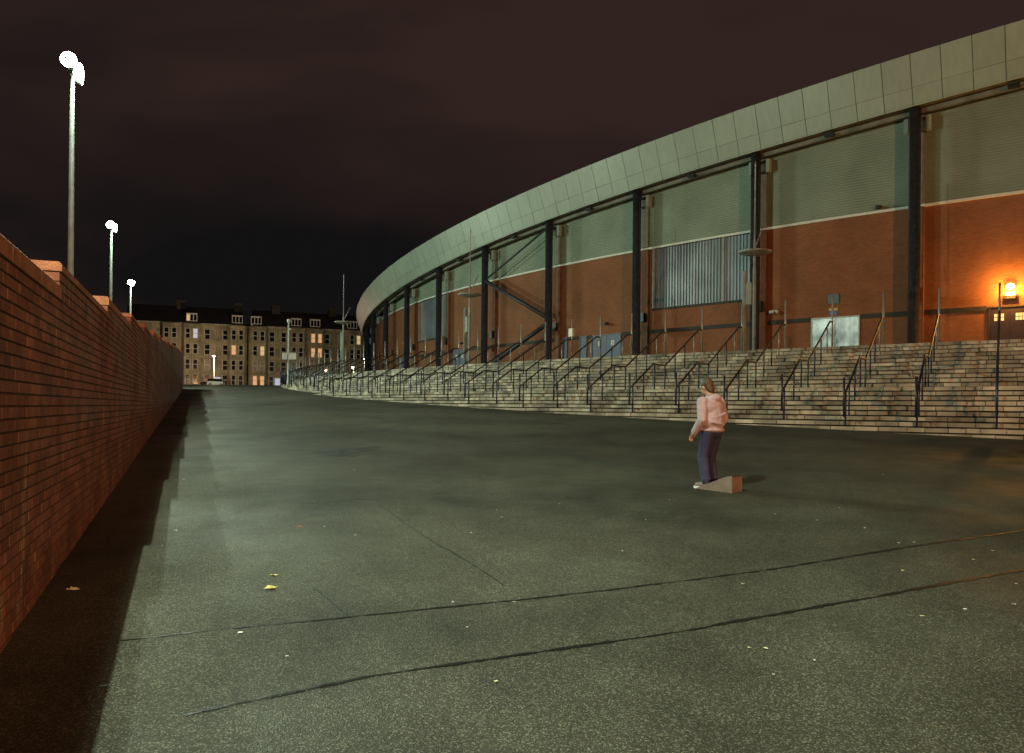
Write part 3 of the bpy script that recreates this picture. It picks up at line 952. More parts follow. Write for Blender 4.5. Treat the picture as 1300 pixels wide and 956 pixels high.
mast(-131.75, 'grey mast with a saucer in front of the column beside the ribbed metal screen')
mast(-140.85, 'thin grey mast with a saucer in front of the brick bay beside the braced columns')
mast(-150.35, 'grey mast with a saucer rising against the dark sky past the end of the stadium')

# pole with boxes at the far foot of the steps
def camera_pole():
    root = thing('camera_pole', 'slim grey pole with white boxes at the far end of the steps', 'pole')
    p = at(366, 489, 66); p.z = ground_z(p.x, p.y)
    h = at(366, 410, 66).z - p.z
    mb = MB(); mb.lathe(p, [(0.14, 0), (0.14, 0.6), (0.09, 0.65), (0.075, h)], 12); mb.build('pole', M['lamp_pole'], root, True)
    mb = MB(); mb.lathe(p + Vector((0, 0, h)), [(0.05, 0), (0.15, 0.05), (0.15, 0.25), (0.06, 0.34)], 12); mb.build('dome', M['white'], root, True)
    mb = MB(); mb.tube([p + Vector((0, 0, h - 0.5)), p + Vector((0.25, -0.1, h - 0.55))], 0.06, 8); mb.build('camera', M['white'], root, True)
    z = at(366, 455, 66).z - p.z
    for dx, s_ in ((0.38, 0.62), (-0.28, 0.42)):
        mb = MB(); mb.box(p + Vector((dx, -0.05, z - 0.1)), s_, 0.3, 0.55); mb.build('equipment_box', M['white'], root)
    settle(root)
camera_pole()

# ------------------------------------------------------------------ wall lamp, cameras and signs on the stadium front
def wall_lamp():
    root = thing('wall_lamp', 'lit orange bulkhead lamp on the brick above the dark doors', 'lamp')
    th = -127.63
    mb = MB(); mb.obox(pol(th, 0.10, 6.62), er(th) * 0.09, et(th) * 0.20, Vector((0, 0, 0.07))); mb.build('housing', M['black'], root)
    mb = MB(); mb.obox(pol(th, 0.13, 6.76), er(th) * 0.10, et(th) * 0.18, Vector((0, 0, 0.06))); mb.build('lens', M['sodium_glass'], root)
    mb = MB(); mb.lathe(pol(th, 0.16, 6.95), [(0.02, 0), (0.13, 0.03), (0.17, 0.12), (0.13, 0.22), (0.03, 0.26)], 14); mb.build('globe', M['sodium_glass'], root, True)
    mb = MB(); mb.tube([pol(th, 0.0, 6.93), pol(th, 0.16, 6.93)], 0.03, 6); mb.build('arm', M['black'], root)
    lamp('orange_light', 'POINT', pol(th, 0.42, 6.95), 480.0, (1.0, 0.42, 0.06), root, 0.1)
    settle(root)
wall_lamp()

def sec_camera(th, z, label, twin=False, off=0.0):
    root = thing('security_camera', label, 'camera')
    mb = MB(); mb.obox(pol(th, off + 0.04, z), er(th) * 0.035, et(th) * 0.08, Vector((0, 0, 0.10))); mb.build('bracket', M['black'], root)
    dirs = (-0.6, 0.6) if twin else (0.7,)
    for d in dirs:
        b0 = pol(th, off + 0.14, z); b1 = pol(th, off + 0.42, z - 0.10) + et(th) * d * 0.35
        mb = MB(); mb.tube([pol(th, off + 0.05, z), b0], 0.025, 6); mb.build('arm', M['black'], root)
        mb = MB(); mb.tube([b0, b1], 0.075 if not twin else 0.09, 10); mb.build('housing', M['white'] if twin else M['black'], root, True)
    settle(root)
sec_camera(-139.62, 6.95, 'black camera on the brick above the blue grey double doors')
sec_camera(-133.35, 6.78, 'pair of small white floodlamp style cameras beside the masted column', True)
sec_camera(-130.62, 11.35, 'small black camera standing on the white trim above the brick', False, 0.08)
sec_camera(-148.9, 6.75, 'black camera on the brick near the far blue doors')

def sign_board():
    root = thing('sign_board', 'dark square sign on the brick above the scuffed steel doors', 'sign')
    th = -131.75
    facade_box('board', M['sign_dark'], root, th + 0.15, th - 0.15, 0.004, 0.05, 6.92, 7.38, 1)
    settle(root)
    root = thing('notice_plate', 'small yellow and blue plate between the dark sign and the steel doors', 'sign')
    b = facade_box('plate', M['sign_blue'], root, th + 0.11, th - 0.11, 0.004, 0.03, 6.36, 6.56, 1)
    facade_box('yellow_panel', M['sign_yellow'], root, th + 0.12, th - 0.12, 0.004, 0.034, 6.58, 6.70, 1)
    settle(root)
sign_board()
# white box on one of the upper posts
bx = thing('meter_box', 'small white box strapped to the tall post beside the narrow blue doors', 'box')
p = pol(RTH[11], 9.70, 5.28)
mb = MB(); mb.obox(p, er(RTH[11]) * 0.07, et(RTH[11]) * 0.13, Vector((0, 0, 0.2))); mb.build('case', M['white'], bx)
mb = MB(); mb.obox(p + er(RTH[11]) * 0.075, er(RTH[11]) * 0.006, et(RTH[11]) * 0.11, Vector((0, 0, 0.17))); mb.build('lid', M['trim'], bx)
settle(bx)

# ------------------------------------------------------------------ tenements beyond the crest
TA, TB = Vector((-80, 172, 0)), Vector((-34, 191, 0))
TT = (TB - TA).normalized(); TNn = Vector((TT.y, -TT.x, 0))
def tpos(px):
    """distance along the facade line for a photograph column"""
    tx, _ = ray(px, 450)
    # TA + TT*p = tx*Y
    return (tx * TA.y - TA.x) / (TT.x - tx * TT.y)
def tp(p, n, z): 
    q = TA + TT * p + TNn * n
    return Vector((q.x, q.y, z))
ROWS = [8.3, 11.65, 15.1, 18.5]         # window heads, ground floor first
BASE, EAVE = 5.2, 19.75

def fbox(mb, p0, p1, n0, n1, z0, z1):
    mb.hexa([tp(p0, n0, z0), tp(p1, n0, z0), tp(p1, n1, z0), tp(p0, n1, z0), tp(p0, n0, z1), tp(p1, n0, z1), tp(p1, n1, z1), tp(p0, n1, z1)])

def window(root, p, n, top, w, h, glass, arch=False):
    fr = MB()
    b = 0.16
    fbox(fr, p - w / 2 - b, p - w / 2, n + 0.01, n + 0.10, top - h, top + 0.18)
    fbox(fr, p + w / 2, p + w / 2 + b, n + 0.01, n + 0.10, top - h, top + 0.18)
    fbox(fr, p - w / 2, p + w / 2, n + 0.01, n + 0.102, top, top + 0.18)
    fbox(fr, p - w / 2 - b - 0.05, p + w / 2 + b + 0.05, n + 0.01, n + 0.16, top - h - 0.14, top - h)
    wo = fr.build('window', M['dressing'], root)
    g = MB(); g.face([tp(p - w / 2, n + 0.012, top - h), tp(p + w / 2, n + 0.012, top - h), tp(p + w / 2, n + 0.012, top), tp(p - w / 2, n + 0.012, top)])
    g.build('pane', M['blind' if glass == 'glass' and random.random() < 0.16 else glass], wo)
    s = MB()
    fbox(s, p - w / 2, p - w / 2 + 0.07, n + 0.013, n + 0.05, top - h, top); fbox(s, p + w / 2 - 0.07, p + w / 2, n + 0.013, n + 0.05, top - h, top)
    fbox(s, p - w / 2 + 0.07, p + w / 2 - 0.07, n + 0.013, n + 0.048, top - h / 2 - 0.05, top - h / 2 + 0.05)
    s.build('sash', M['wframe'], wo)

def tenement(p0, p1, label, stone, bays, singles, dormers, chimneys, lit, doors=()):
    root = thing('tenement', label, 'building', 'stone tenements across the street')
    mb = MB(); fbox(mb, p0, p1, -10, 0, BASE - 1, EAVE); mb.build('wall', M[stone], root)
    mb = MB()
    for z in (ROWS[0] + 0.75, ROWS[1] + 0.75, ROWS[2] + 0.75):
        fbox(mb, p0, p1, 0.005, 0.12, z, z + 0.2)
    mb.build('string_course', M['dressing'], root)
    mb = MB(); fbox(mb, p0, p1, 0.005, 0.35, EAVE - 0.25, EAVE + 0.1); mb.build('cornice', M['dressing'], root)
    mb = MB()
    e = 0.35
    mb.face([tp(p0, e, EAVE + 0.1), tp(p1, e, EAVE + 0.1), tp(p1, -4.5, EAVE + 4.2), tp(p0, -4.5, EAVE + 4.2)])
    mb.face([tp(p1, -10, EAVE), tp(p0, -10, EAVE), tp(p0, -4.5, EAVE + 4.2), tp(p1, -4.5, EAVE + 4.2)])
    mb.face([tp(p0, e, EAVE + .1), tp(p0, -4.5, EAVE + 4.2), tp(p0, -10, EAVE)]); mb.face([tp(p1, e, EAVE + .1), tp(p1, -10, EAVE), tp(p1, -4.5, EAVE + 4.2)])
    rf = mb.build('roof', M['slate'], root)
    for c in chimneys:
        mb = MB(); fbox(mb, c - 0.9, c + 0.9, -5.6, -3.6, EAVE + 3.0, EAVE + 5.6); ch = mb.build('chimney', M['soot'], rf)
        for q in (-0.6, 0, 0.6):
            mb = MB(); mb.lathe(tp(c + q, -4.6, EAVE + 5.6), [(0.16, 0), (0.13, 0.6)], 8); mb.build('chimney_pot', M['soot'], rf)
    for bi, b in enumerate(bays):
        mb = MB()
        w, dpt = 1.55, 0.85
        zt = EAVE - 0.3
        for z0, z1, ex in ((BASE - 1, zt, 0.0), (zt - 0.1, zt + 0.15, 0.12)):
            mb.hexa([tp(b - w - 0.6 - ex, 0, z0), tp(b + w + 0.6 + ex, 0, z0), tp(b + w + ex, dpt + ex, z0), tp(b - w - ex, dpt + ex, z0),
                     tp(b - w - 0.6 - ex, 0, z1), tp(b + w + 0.6 + ex, 0, z1), tp(b + w + ex, dpt + ex, z1), tp(b - w - ex, dpt + ex, z1)])
        mb.build('bay', M[stone], root)
        for r, top in enumerate(ROWS):
            for q, sx in enumerate((-0.78, 0.78)):
                window(root, b + sx, dpt, top, 0.95, 2.05, lit.get(('b', bi, r, q), 'glass'))
    for si, b in enumerate(singles):
        for r, top in enumerate(ROWS):
            if ('d', si) in lit and r == 0:
                continue
            window(root, b, 0, top, 1.15, 2.1, lit.get(('s', si, r), 'glass'))
    for b, m_ in doors:
        mb = MB(); fbox(mb, b - 0.7, b + 0.7, 0.012, 0.06, BASE - 0.2, BASE + 2.7); d = mb.build('door', M[m_], root)
        mb = MB(); fbox(mb, b - 0.95, b - 0.7, 0.012, 0.15, BASE - 0.2, BASE + 3.0); fbox(mb, b + 0.7, b + 0.95, 0.012, 0.15, BASE - 0.2, BASE + 3.0); fbox(mb, b - 0.7, b + 0.7, 0.012, 0.152, BASE + 2.7, BASE + 3.0); mb.build('surround', M['dressing'], d)
    for b, m_ in dormers:
        mb = MB(); fbox(mb, b - 1.15, b + 1.15, -3.0, -0.15, EAVE + 0.2, EAVE + 2.3); d = mb.build('dormer', M['wframe'], root)
        mb = MB(); fbox(mb, b - 1.3, b + 1.3, -3.0, -0.05, EAVE + 2.3, EAVE + 2.45); mb.build('dormer_roof', M['slate'], d)
        for q in (-0.72, 0.0, 0.72):
            mb = MB(); fbox(mb, b + q - 0.28, b + q + 0.28, -0.2, -0.14, EAVE + 0.65, EAVE + 2.0); mb.build('pane', M[m_ if q == -0.72 or m_ == 'glass' else 'glass'], d)
    settle(root)

T = tpos
tenement(T(160), T(309), 'sandy stone tenement with the lamp lit dormer, behind the end of the brick wall', 'sandstone', [T(216), T(243), T(301)], [T(200), T(263), T(286)],
         [(T(243), 'lit_yellow'), (T(301), 'glass')], [T(229), T(310) - 1.2],
         {('b', 1, 3, 1): 'lit_white', ('b', 2, 2, 0): 'lit_warm'} , [(T(276), 'lit_white'), (T(254), 'door_blue')])
tenement(T(321), T(389), 'sandy stone tenement with a glowing ground floor bay between two neighbours', 'sandstone', [T(328), T(377)], [T(345), T(360)],
         [(T(325), 'glass'), (T(376), 'glass')], [T(352)],
         {('b', 0, 2, 1): 'lit_yellow', ('b', 0, 0, 0): 'lit_warm', ('b', 0, 0, 1): 'lit_warm', ('s', 0, 1): 'glass'}, [(T(352), 'lit_white')])
tenement(T(389) + 0.05, T(500), 'sandy stone tenement with two storeys of orange lit windows, beyond the steps', 'sandstone2', [T(401), T(450), T(478)], [T(415), T(432), T(465)],
         [(T(400), 'glass'), (T(447), 'glass'), (T(476), 'glass')], [T(425), T(470)],
         {('b', 0, 3, 0): 'lit_warm', ('b', 0, 3, 1): 'lit_warm', ('b', 0, 2, 0): 'lit_warm', ('b', 0, 2, 1): 'lit_warm', ('b', 1, 3, 1): 'lit_yellow'}, [(T(420), 'door_dark')])
# near-black block in the gap between two tenements, recess shade put into its colour
lk = thing('gap_block', 'narrow dark recessed block between two tenements', 'building')
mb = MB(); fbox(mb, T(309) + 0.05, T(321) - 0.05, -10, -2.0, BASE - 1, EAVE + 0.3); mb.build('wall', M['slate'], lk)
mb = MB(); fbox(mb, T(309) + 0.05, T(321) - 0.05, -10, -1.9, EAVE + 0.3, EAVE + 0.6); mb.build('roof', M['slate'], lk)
mb = MB(); fbox(mb, T(316) - 0.3, T(316) + 0.3, -1.99, -1.9, 11.0, 12.0); mb.build('window', M['wframe'], lk)
settle(lk)

def street_lamp(px, py, Y, label, glass, col, power, group='lit street lamps before the tenements'):
    root = thing('street_lamp', label, 'street lamp', group)
    t = at(px, py, Y); b = Vector((t.x, t.y, ground_z(t.x, t.y)))
    h = t.z - b.z
    mb = MB(); mb.lathe(b, [(0.13, 0), (0.13, min(1.0, h * 0.3)), (0.07, min(1.05, h * 0.32)), (0.05, h)], 10); mb.build('pole', M['lamp_pole'], root, True)
    mb = MB(); mb.obox(t + Vector((0, -0.28, 0.10)), (0.16, 0, 0), (0, 0.34, 0), (0, 0, 0.06)); hd = mb.build('lamp_head', M['lamp_pole'], root)
    mb = MB(); mb.lathe(t + Vector((0, -0.32, -0.17)), [(0.05, 0), (0.20, 0.06), (0.22, 0.2)], 12); mb.build('lamp_glass', M[glass], hd, True)
    lamp('street_light', 'POINT', t + Vector((0, -0.3, -0.45)), power, col, root, 0.2)
    settle(root)
street_lamp(272, 452, 163, 'lit pinkish street lamp before the tenement with the bright doorway', 'pink_glass', (1.0, 0.66, 0.46), 4200)
street_lamp(463, 456, 165, 'lit pinkish street lamp seen over the steps beside the stadium end', 'pink_glass', (1.0, 0.66, 0.46), 1300)
street_lamp(448.5, 466, 140, 'low bright white lamp seen over the handrails near the stadium end', 'white_glass', (0.95, 1.0, 0.72), 9000)
# sodium lamp down the hill behind the viewer, whose light throws the rider's shadow up the yard
root = thing('street_lamp', 'sodium street lamp down the hill behind the viewer', 'street lamp')
b = Vector((17.0, -27.0, ground_z(0, -27)))
mb = MB(); mb.lathe(b, [(0.13, 0), (0.13, 1.0), (0.08, 1.05), (0.05, 10.0)], 10); mb.build('pole', M['lamp_pole'], root, True)
mb = MB(); mb.obox(b + Vector((0, 0.5, 10.0)), (0.16, 0, 0), (0, 0.6, 0), (0, 0, 0.08)); hd = mb.build('lamp_head', M['lamp_pole'], root)
mb = MB(); mb.lathe(b + Vector((0, 0.7, 9.72)), [(0.05, 0), (0.16, 0.06), (0.18, 0.2)], 12); mb.build('lamp_glass', M['sodium_glass'], hd, True)
lamp('sodium_light', 'POINT', b + Vector((0, 0.7, 9.4)), SODIUM_W, SODIUM_COL, root, 0.15)
settle(root)

# parked car and bollards on the crest
def car():
    root = thing('parked_car', 'white hatchback parked in the street before the tenements', 'car')
    p = at(270, 488, 146); p.z = ground_z(p.x, p.y)
    ax = Vector((0.5, 0.86, 0)); ay = Vector((-0.86, 0.5, 0))
    def q(x, y, z): return p + ax * x + ay * y + Vector((0, 0, z))
    prof = [(-2.0, 0.3), (-2.0, 0.85), (-1.3, 0.98), (1.7, 0.98), (2.0, 0.8), (2.0, 0.3)]
    mb = MB()
    mb.face([q(x, -0.85, z) for x, z in prof]); mb.face([q(x, 0.85, z) for x, z in reversed(prof)])
    for (x0, z0), (x1, z1) in zip(prof, prof[1:] + prof[:1]):
        mb.face([q(x0, -0.85, z0), q(x0, 0.85, z0), q(x1, 0.85, z1), q(x1, -0.85, z1)])
    mb.build('body', M['white'], root)
    mb = MB(); mb.hexa([q(-0.95, -.8, .98), q(1.75, -.8, .98), q(1.75, .8, .98), q(-0.95, .8, .98), q(-0.3, -.65, 1.46), q(1.35, -.65, 1.46), q(1.35, .65, 1.46), q(-0.3, .65, 1.46)]); mb.build('windows', M['glass'], root)
    mb = MB(); mb.hexa([q(-0.32, -.66, 1.462), q(1.37, -.66, 1.462), q(1.37, .66, 1.462), q(-0.32, .66, 1.462), q(-0.25, -.6, 1.5), q(1.3, -.6, 1.5), q(1.3, .6, 1.5), q(-0.25, .6, 1.5)]); mb.build('roof', M['white'], root)
    for x in (-1.25, 1.25):
        for y in (-0.82, 0.82):
            mb = MB(); mb.tube([q(x, y - 0.1, 0.31), q(x, y + 0.1, 0.31)], 0.31, 14); w = mb.build('wheel', M['black'], root)
            mb = MB(); mb.tube([q(x, y - 0.11, 0.31), q(x, y + 0.11, 0.31)], 0.17, 10); mb.build('rim', M['galv'], w)
    settle(root)
car()
for px in (284, 292, 297, 305, 313, 329, 337):
    root = thing('bollard', 'short pale bollard in the row along the street edge before the tenements', 'bollard', 'bollards along the street edge')
    t = at(px, 488, 122); g = ground_z(t.x, t.y)
    mb = MB(); mb.lathe((t.x, t.y, g), [(0.11, 0), (0.10, 0.75), (0.13, 0.78), (0.13, 0.86), (0.05, 0.95)], 10); mb.build('shaft', M['dressing'], root, True)
    mb = MB(); mb.lathe((t.x, t.y, g + 0.6), [(0.108, 0), (0.108, 0.1)], 10); mb.build('band', M['white'], root, True)
    settle(root)

# ------------------------------------------------------------------ leaves and scraps on the asphalt
M['leaf_pale'] = mat('leaf_pale', (0.62, 0.58, 0.38), 0.6)
M['leaf_yellow'] = mat('leaf_yellow', (0.60, 0.52, 0.12), 0.6)
M['leaf_red'] = mat('leaf_red', (0.55, 0.10, 0.05), 0.6)
M['scrap'] = mat('paper_scrap', (0.75, 0.75, 0.70), 0.7)
def leaf(px, py, size, m_, label, name, cat, group=None):
    p = gpt(px, py)
    a = random.uniform(0, 6.28)
    mb = MB()
    n = 7
    cen = p + Vector((0, 0, 0.006))
    ring = []
    for i in range(n * 2):
        r = size * (1.0 if i % 2 == 0 else 0.62) * random.uniform(0.85, 1.15) * (1.0 if i else 1.4)
        th = a + math.pi * i / n
        ring.append(p + Vector((cos(th) * r, sin(th) * r * 0.7, 0.046 * sin(th) * r * 0.7 + random.uniform(0.004, 0.004 + size * 0.35))))
    for i in range(n * 2):
        mb.face([cen, ring[i], ring[(i + 1) % (n * 2)]])
    o = mb.build(name, m_, None)
    tag(o, label, cat, group)
    return o
leaf(380, 669, 0.035, M['leaf_red'], 'small red leaf lying alone on the asphalt', 'fallen_leaf', 'leaf')
leaf(347, 731, 0.035, M['leaf_yellow'], 'smaller of two yellow leaves lying close together on the asphalt', 'fallen_leaf', 'leaf')
leaf(343, 748, 0.055, M['leaf_yellow'], 'larger crumpled yellow leaf lying close to the smaller one', 'fallen_leaf', 'leaf')
spots = [(305, 804), (412, 669), (451, 680), (505, 648), (444, 586), (450, 597), (615, 605), (631, 648), (637, 657), (598, 677), (575, 765), (653, 765),
         (593, 797), (630, 866), (364, 834), (223, 610), (233, 609), (282, 648), (223, 674), (233, 558), (960, 556), (850, 635), (984, 653), (1037, 661),
         (973, 638), (924, 633), (1098, 671), (1160, 689), (1121, 603), (943, 742), (1146, 725), (1225, 774), (1171, 783), (951, 823), (972, 824), (1034, 839),
         (982, 857), (1141, 690), (1065, 645), (1260, 700), (1236, 711), (1290, 742), (1287, 768), (700, 560), (560, 545), (340, 520), (790, 700), (820, 660), (710, 640), (206, 693)]
for (px, py) in spots:
    leaf(px, py, random.uniform(0.009, 0.019), M['leaf_pale'] if random.random() < 0.6 else M['scrap'], 'tiny pale leaf or paper scrap lying on the dark asphalt', 'litter_scrap', 'litter', 'pale scraps scattered over the asphalt')
o = leaf(92, 750, 0.05, M['scrap'], 'crumpled paper wrapper lying in the shadow at the foot of the brick wall', 'paper_wrapper', 'litter')

# ------------------------------------------------------------------ the person and the ramp
def blob(bm, c, r, rot=None, seg=16, ring=10):
    g = bmesh.ops.create_uvsphere(bm, u_segments=seg, v_segments=ring, radius=1.0)
    mtx = Matrix.Translation(c) @ (rot if rot else Matrix.Identity(4)) @ Matrix.Diagonal((*r, 1))
    bmesh.ops.transform(bm, matrix=mtx, verts=g['verts'])
def limb(bm, p, q, r0, r1, flat=1.0, n=12):
    p, q = Vector(p), Vector(q)
    d = (q - p); L = d.length
    rot = d.to_track_quat('Z', 'X').to_matrix().to_4x4()
    g = bmesh.ops.create_cone(bm, cap_ends=True, segments=n, radius1=r0, radius2=r1, depth=L)
    bmesh.ops.transform(bm, matrix=Matrix.Translation((p + q) / 2) @ rot, verts=g['verts'])
    blob(bm, p, (r0, r0, r0), None, 12, 8); blob(bm, q, (r1, r1, r1), None, 12, 8)
def fuse(name, bm, m_, voxel, parent=None, smooth_it=2):
    me = bpy.data.meshes.new(name); bm.to_mesh(me); bm.free()
    o = bpy.data.objects.new(name, me); C.objects.link(o)
    md = o.modifiers.new('Remesh', 'REMESH'); md.mode = 'VOXEL'; md.voxel_size = voxel; md.use_smooth_shade = True
    sm = o.modifiers.new('Smooth', 'SMOOTH'); sm.iterations = smooth_it; sm.factor = 0.5
    dg = bpy.context.evaluated_depsgraph_get()
    me2 = bpy.data.meshes.new_from_object(o.evaluated_get(dg))
    o.modifiers.clear(); o.data = me2
    me2.name = name
    me2.materials.clear(); me2.materials.append(m_)
    me2.polygons.foreach_set('use_smooth', [True] * len(me2.polygons))
    if parent: o.parent = parent
    return o

M['skin'] = mat('skin', (0.50, 0.29, 0.20), 0.5, var=0.06, scale=12)
M['pink'] = mat('pink_jacket', (0.47, 0.34, 0.38), 0.85, var=0.12, scale=9, bump=0.6, bscale=14)
M['jeans'] = mat('navy_trousers', (0.035, 0.035, 0.085), 0.85, var=0.25, scale=10, bump=0.5, bscale=16)
M['hair'] = mat('brown_hair', (0.09, 0.05, 0.028), 0.6, var=0.3, scale=25)
M['shoe'] = mat('shoe', (0.20, 0.13, 0.11), 0.6)
M['sole'] = mat('white_sole', (0.85, 0.84, 0.8), 0.5)
M['ply'] = mat('plywood', (0.22, 0.165, 0.135), 0.6, var=0.2, scale=6)
M['grip'] = mat('ramp_deck', (0.05, 0.045, 0.045), 0.8)

def person():
    g = gpt(903, 620)
    root = thing('person', 'person in a pink jacket and navy trousers standing by the small wooden ramp', 'person')
    root.location = g
    yaw = math.atan2(0.80, -0.60)            # faces left and away from the viewer
    root.rotation_euler = (0, 0, yaw)
    # local axes: x forward, y left, z up; the ground rises a little to the back of the yard
    def body_shape(bm):
        blob(bm, (0, 0, 0.80), (0.105, 0.145, 0.11)); limb(bm, (0, 0, 0.84), (0.02, 0, 1.12), 0.115, 0.13)
        blob(bm, (0.02, 0, 1.13), (0.105, 0.165, 0.13)); limb(bm, (0.02, 0, 1.22), (0.05, 0, 1.34), 0.055, 0.05)
    hipL, kneeL, ankL = (0, 0.085, 0.78), (0.07, 0.10, 0.44), (-0.02, 0.14, 0.09)
    hipR, kneeR, ankR = (0, -0.085, 0.78), (0.10, -0.10, 0.43), (0.06, -0.11, 0.09)
    shL, elL, haL = (0.02, 0.185, 1.20), (-0.03, 0.245, 0.96), (0.12, 0.23, 0.78)
    shR, elR, haR = (0.02, -0.185, 1.20), (-0.01, -0.25, 0.96), (0.16, -0.20, 0.80)
    bm = bmesh.new()
    body_shape(bm)
    for h, k, a in ((hipL, kneeL, ankL), (hipR, kneeR, ankR)):
        limb(bm, h, k, 0.078, 0.052); limb(bm, k, a, 0.052, 0.034)
        limb(bm, a, (a[0] + 0.13, a[1], 0.04), 0.034, 0.028)
    for s_, e_, h_ in ((shL, elL, haL), (shR, elR, haR)):
        limb(bm, s_, e_, 0.048, 0.037); limb(bm, e_, h_, 0.036, 0.024)
        d = (Vector(h_) - Vector(e_)).normalized()
        side = Vector((0, 0, 1)).cross(d).normalized()
        up = d.cross(side)
        palm = Vector(h_) + d * 0.045
        blob(bm, palm, (0.018, 0.036, 0.045), Matrix((side.cross(d), side, d)).transposed().to_4x4())
        for q, (o_, L_) in enumerate(((-0.027, 0.055), (-0.009, 0.068), (0.009, 0.064), (0.027, 0.050))):
            b0 = palm + side * o_ + d * 0.035; b1 = b0 + d * L_ * 0.55 - up * 0.008; b2 = b1 + d * L_ * 0.3 - up * 0.026
            limb(bm, b0, b1, 0.0095, 0.009, n=8); limb(bm, b1, b2, 0.009, 0.008, n=8)
        sgn = 1 if s_[1] < 0 else -1
        t0 = palm + side * 0.032 * sgn - d * 0.012; t1 = t0 + side * 0.026 * sgn + d * 0.03
        limb(bm, t0, t1, 0.011, 0.009, n=8); limb(bm, t1, t1 + d * 0.028, 0.009, 0.008, n=8)
    # head bowed a little forwards
    hc = Vector((0.10, 0, 1.41))
    tilt = Matrix.Rotation(rad(18), 4, 'Y')
    H = lambda v: hc + tilt @ Vector(v)
    blob(bm, H((-0.005, 0, 0.02)), (0.092, 0.073, 0.098), tilt); blob(bm, H((0.035, 0, -0.045)), (0.055, 0.055, 0.065), tilt)
    limb(bm, (0.04, 0, 1.28), H((-0.01, 0, -0.04)), 0.05, 0.05)
    limb(bm, H((0.083, 0, 0.012)), H((0.103, 0, -0.022)), 0.010, 0.015, n=8)         # nose
    limb(bm, H((0.082, -0.022, -0.058)), H((0.082, 0.022, -0.058)), 0.009, 0.009, n=8)  # mouth
    blob(bm, H((0.070, 0, -0.095)), (0.022, 0.026, 0.018), tilt)                    # chin
    for sgn in (-1, 1):
        blob(bm, H((-0.005, 0.074 * sgn, -0.008)), (0.020, 0.010, 0.030), tilt)     # ear
        blob(bm, H((0.076, 0.032 * sgn, 0.030)), (0.016, 0.022, 0.008), tilt)       # brow
    fuse('body', bm, M['skin'], 0.0075, root, 2)
    bm = bmesh.new()
    for sgn in (-1, 1):
        blob(bm, H((0.079, 0.030 * sgn, 0.008)), (0.009, 0.013, 0.008), tilt, 10, 6)
    me = bpy.data.meshes.new('eyes'); bm.to_mesh(me); bm.free(); me.materials.append(M['black'])
    o = bpy.data.objects.new('eyes', me); C.objects.link(o); o.parent = root
    bm = bmesh.new()
    blob(bm, H((-0.022, 0, 0.035)), (0.096, 0.084, 0.098), tilt); blob(bm, H((-0.06, 0, -0.03)), (0.05, 0.072, 0.085), tilt)
    blob(bm, H((0.035, 0, 0.088)), (0.05, 0.06, 0.028), tilt)
    fuse('hair', bm, M['hair'], 0.010, root, 1)
    # jacket
    bm = bmesh.new()
    blob(bm, (0.02, 0, 1.13), (0.15, 0.225, 0.155)); limb(bm, (0.0, 0, 0.92), (0.015, 0, 1.05), 0.165, 0.165)
    blob(bm, (0.0, 0, 0.815), (0.16, 0.20, 0.05)); blob(bm, (0.0, 0, 0.95), (0.16, 0.215, 0.16))
    blob(bm, (0.03, 0, 1.245), (0.085, 0.12, 0.05)); blob(bm, (-0.055, 0, 1.255), (0.07, 0.105, 0.065))      # collar and hood
    for s_, e_, h_ in ((shL, elL, haL), (shR, elR, haR)):
        limb(bm, s_, e_, 0.080, 0.064); limb(bm, e_, h_, 0.064, 0.048)
    blob(bm, (-0.10, 0.02, 0.90), (0.08, 0.15, 0.03), Matrix.Rotation(0.2, 4, 'X')); blob(bm, (-0.09, -0.03, 1.02), (0.08, 0.15, 0.025), Matrix.Rotation(-0.25, 4, 'X'))
    fuse('jacket', bm, M['pink'], 0.011, root, 3)
    bm = bmesh.new()
    blob(bm, (0, 0, 0.79), (0.125, 0.16, 0.10))
    for h, k, a in ((hipL, kneeL, ankL), (hipR, kneeR, ankR)):
        limb(bm, h, k, 0.098, 0.074); limb(bm, k, (a[0], a[1], a[2] + 0.02), 0.074, 0.064)
        blob(bm, (k[0] - 0.01, k[1], k[2] - 0.05), (0.082, 0.075, 0.03)); blob(bm, (a[0], a[1], a[2] + 0.05), (0.074, 0.068, 0.03))
    fuse('trousers', bm, M['jeans'], 0.011, root, 3)
    for a in (ankL, ankR):
        dz = -0.0
        bm = bmesh.new()
        limb(bm, (a[0] - 0.02, a[1], 0.06), (a[0] + 0.15, a[1], 0.045), 0.046, 0.040); limb(bm, (a[0], a[1], 0.07), (a[0], a[1], 0.12), 0.045, 0.042)
        s_ = fuse('shoe', bm, M['shoe'], 0.010, root, 2)
        mb = MB()
        pr = [(-0.072, -0.034), (-0.03, -0.044), (0.08, -0.046), (0.16, -0.044), (0.20, -0.022), (0.205, 0.0), (0.20, 0.022), (0.16, 0.044), (0.08, 0.046), (-0.03, 0.044), (-0.072, 0.034)]
        lo = [(a[0] + x, a[1] + y, 0.0) for x, y in pr]; hi = [(a[0] + x, a[1] + y, 0.032) for x, y in pr]
        mb.face(list(reversed(lo))); mb.face(hi)
        for i in range(len(pr)):
            j = (i + 1) % len(pr); mb.face([lo[i], lo[j], hi[j], hi[i]])
        mb.build('sole', M['sole'], s_)
    return root
person()

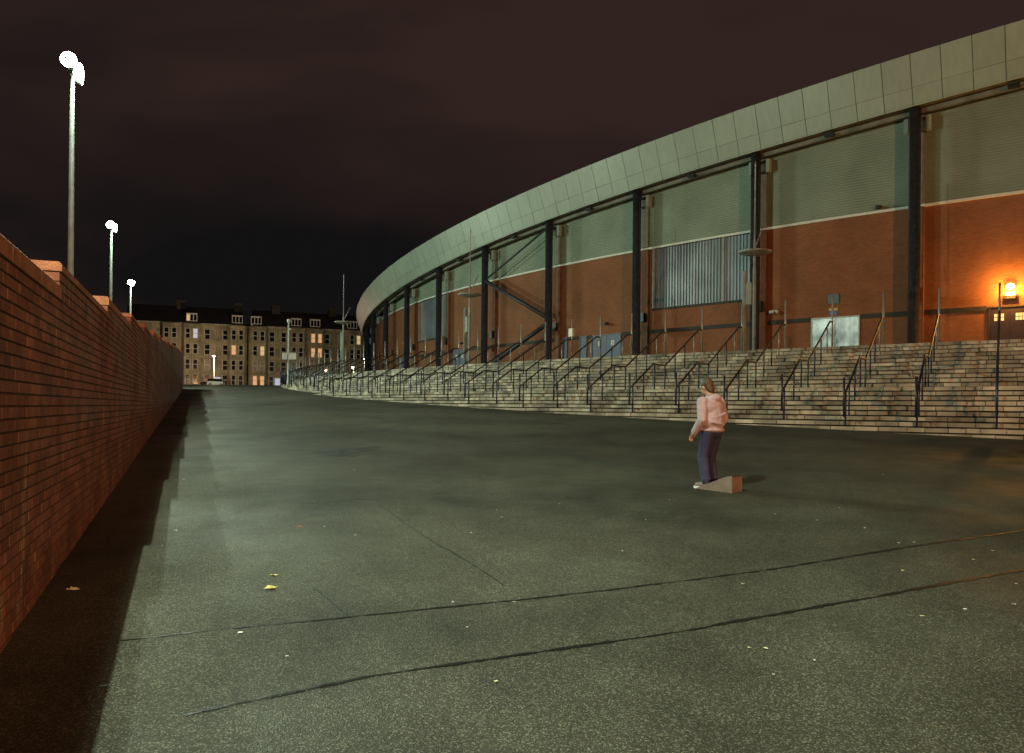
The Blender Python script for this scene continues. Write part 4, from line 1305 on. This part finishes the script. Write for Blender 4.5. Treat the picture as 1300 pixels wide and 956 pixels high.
def ramp():
    root = thing('wedge_ramp', 'small brown wooden wedge ramp lying at the feet of the person in pink', 'ramp')
    A = gpt(884, 620.5); Bp = gpt(929, 626.5)
    d = (Bp - A); d.z = 0; L = d.length; d.normalize()
    nrm = Vector((-d.y, d.x, 0))          # away from the viewer
    def q(s, w, h):
        p = A + d * s + nrm * w
        return Vector((p.x, p.y, ground_z(p.x, p.y) + h))
    W, Ht = 0.26, 0.235
    prof = [(0.0, 0.012), (L * 0.3, 0.085), (L * 0.6, 0.16), (L * 0.85, 0.215), (L, Ht)]
    for w0, w1 in ((0.0, 0.018), (W - 0.018, W)):
        mb = MB()
        lo0 = [q(s, w0, 0.002) for s, h in prof]; hi0 = [q(s, w0, h) for s, h in prof]
        lo1 = [q(s, w1, 0.002) for s, h in prof]; hi1 = [q(s, w1, h) for s, h in prof]
        for i in range(4):
            mb.face([lo0[i], lo0[i + 1], hi0[i + 1], hi0[i]]); mb.face([lo1[i + 1], lo1[i], hi1[i], hi1[i + 1]]); mb.face([hi0[i], hi0[i + 1], hi1[i + 1], hi1[i]])
        mb.face([lo0[-1], lo1[-1], hi1[-1], hi0[-1]])
        mb.build('side_panel', M['ply'], root)
    mb = MB()
    for (s0, h0), (s1, h1) in zip(prof[:-1], prof[1:]):
        mb.hexa([q(s0, 0.02, h0 - 0.014), q(s1, 0.02, h1 - 0.014), q(s1, W - 0.02, h1 - 0.014), q(s0, W - 0.02, h0 - 0.014),
                 q(s0, 0.02, h0 - 0.002), q(s1, 0.02, h1 - 0.002), q(s1, W - 0.02, h1 - 0.002), q(s0, W - 0.02, h0 - 0.002)])
    mb.build('deck', M['grip'], root)
    mb = MB(); mb.hexa([q(L - 0.02, 0.02, 0.002), q(L - 0.002, 0.02, 0.002), q(L - 0.002, W - 0.02, 0.002), q(L - 0.02, W - 0.02, 0.002),
                        q(L - 0.02, 0.02, Ht - 0.02), q(L - 0.002, 0.02, Ht - 0.02), q(L - 0.002, W - 0.02, Ht - 0.02), q(L - 0.02, W - 0.02, Ht - 0.02)])
    mb.build('end_panel', M['ply'], root)
    settle(root)
ramp()

for r in (stad, stairs):
    settle(r)
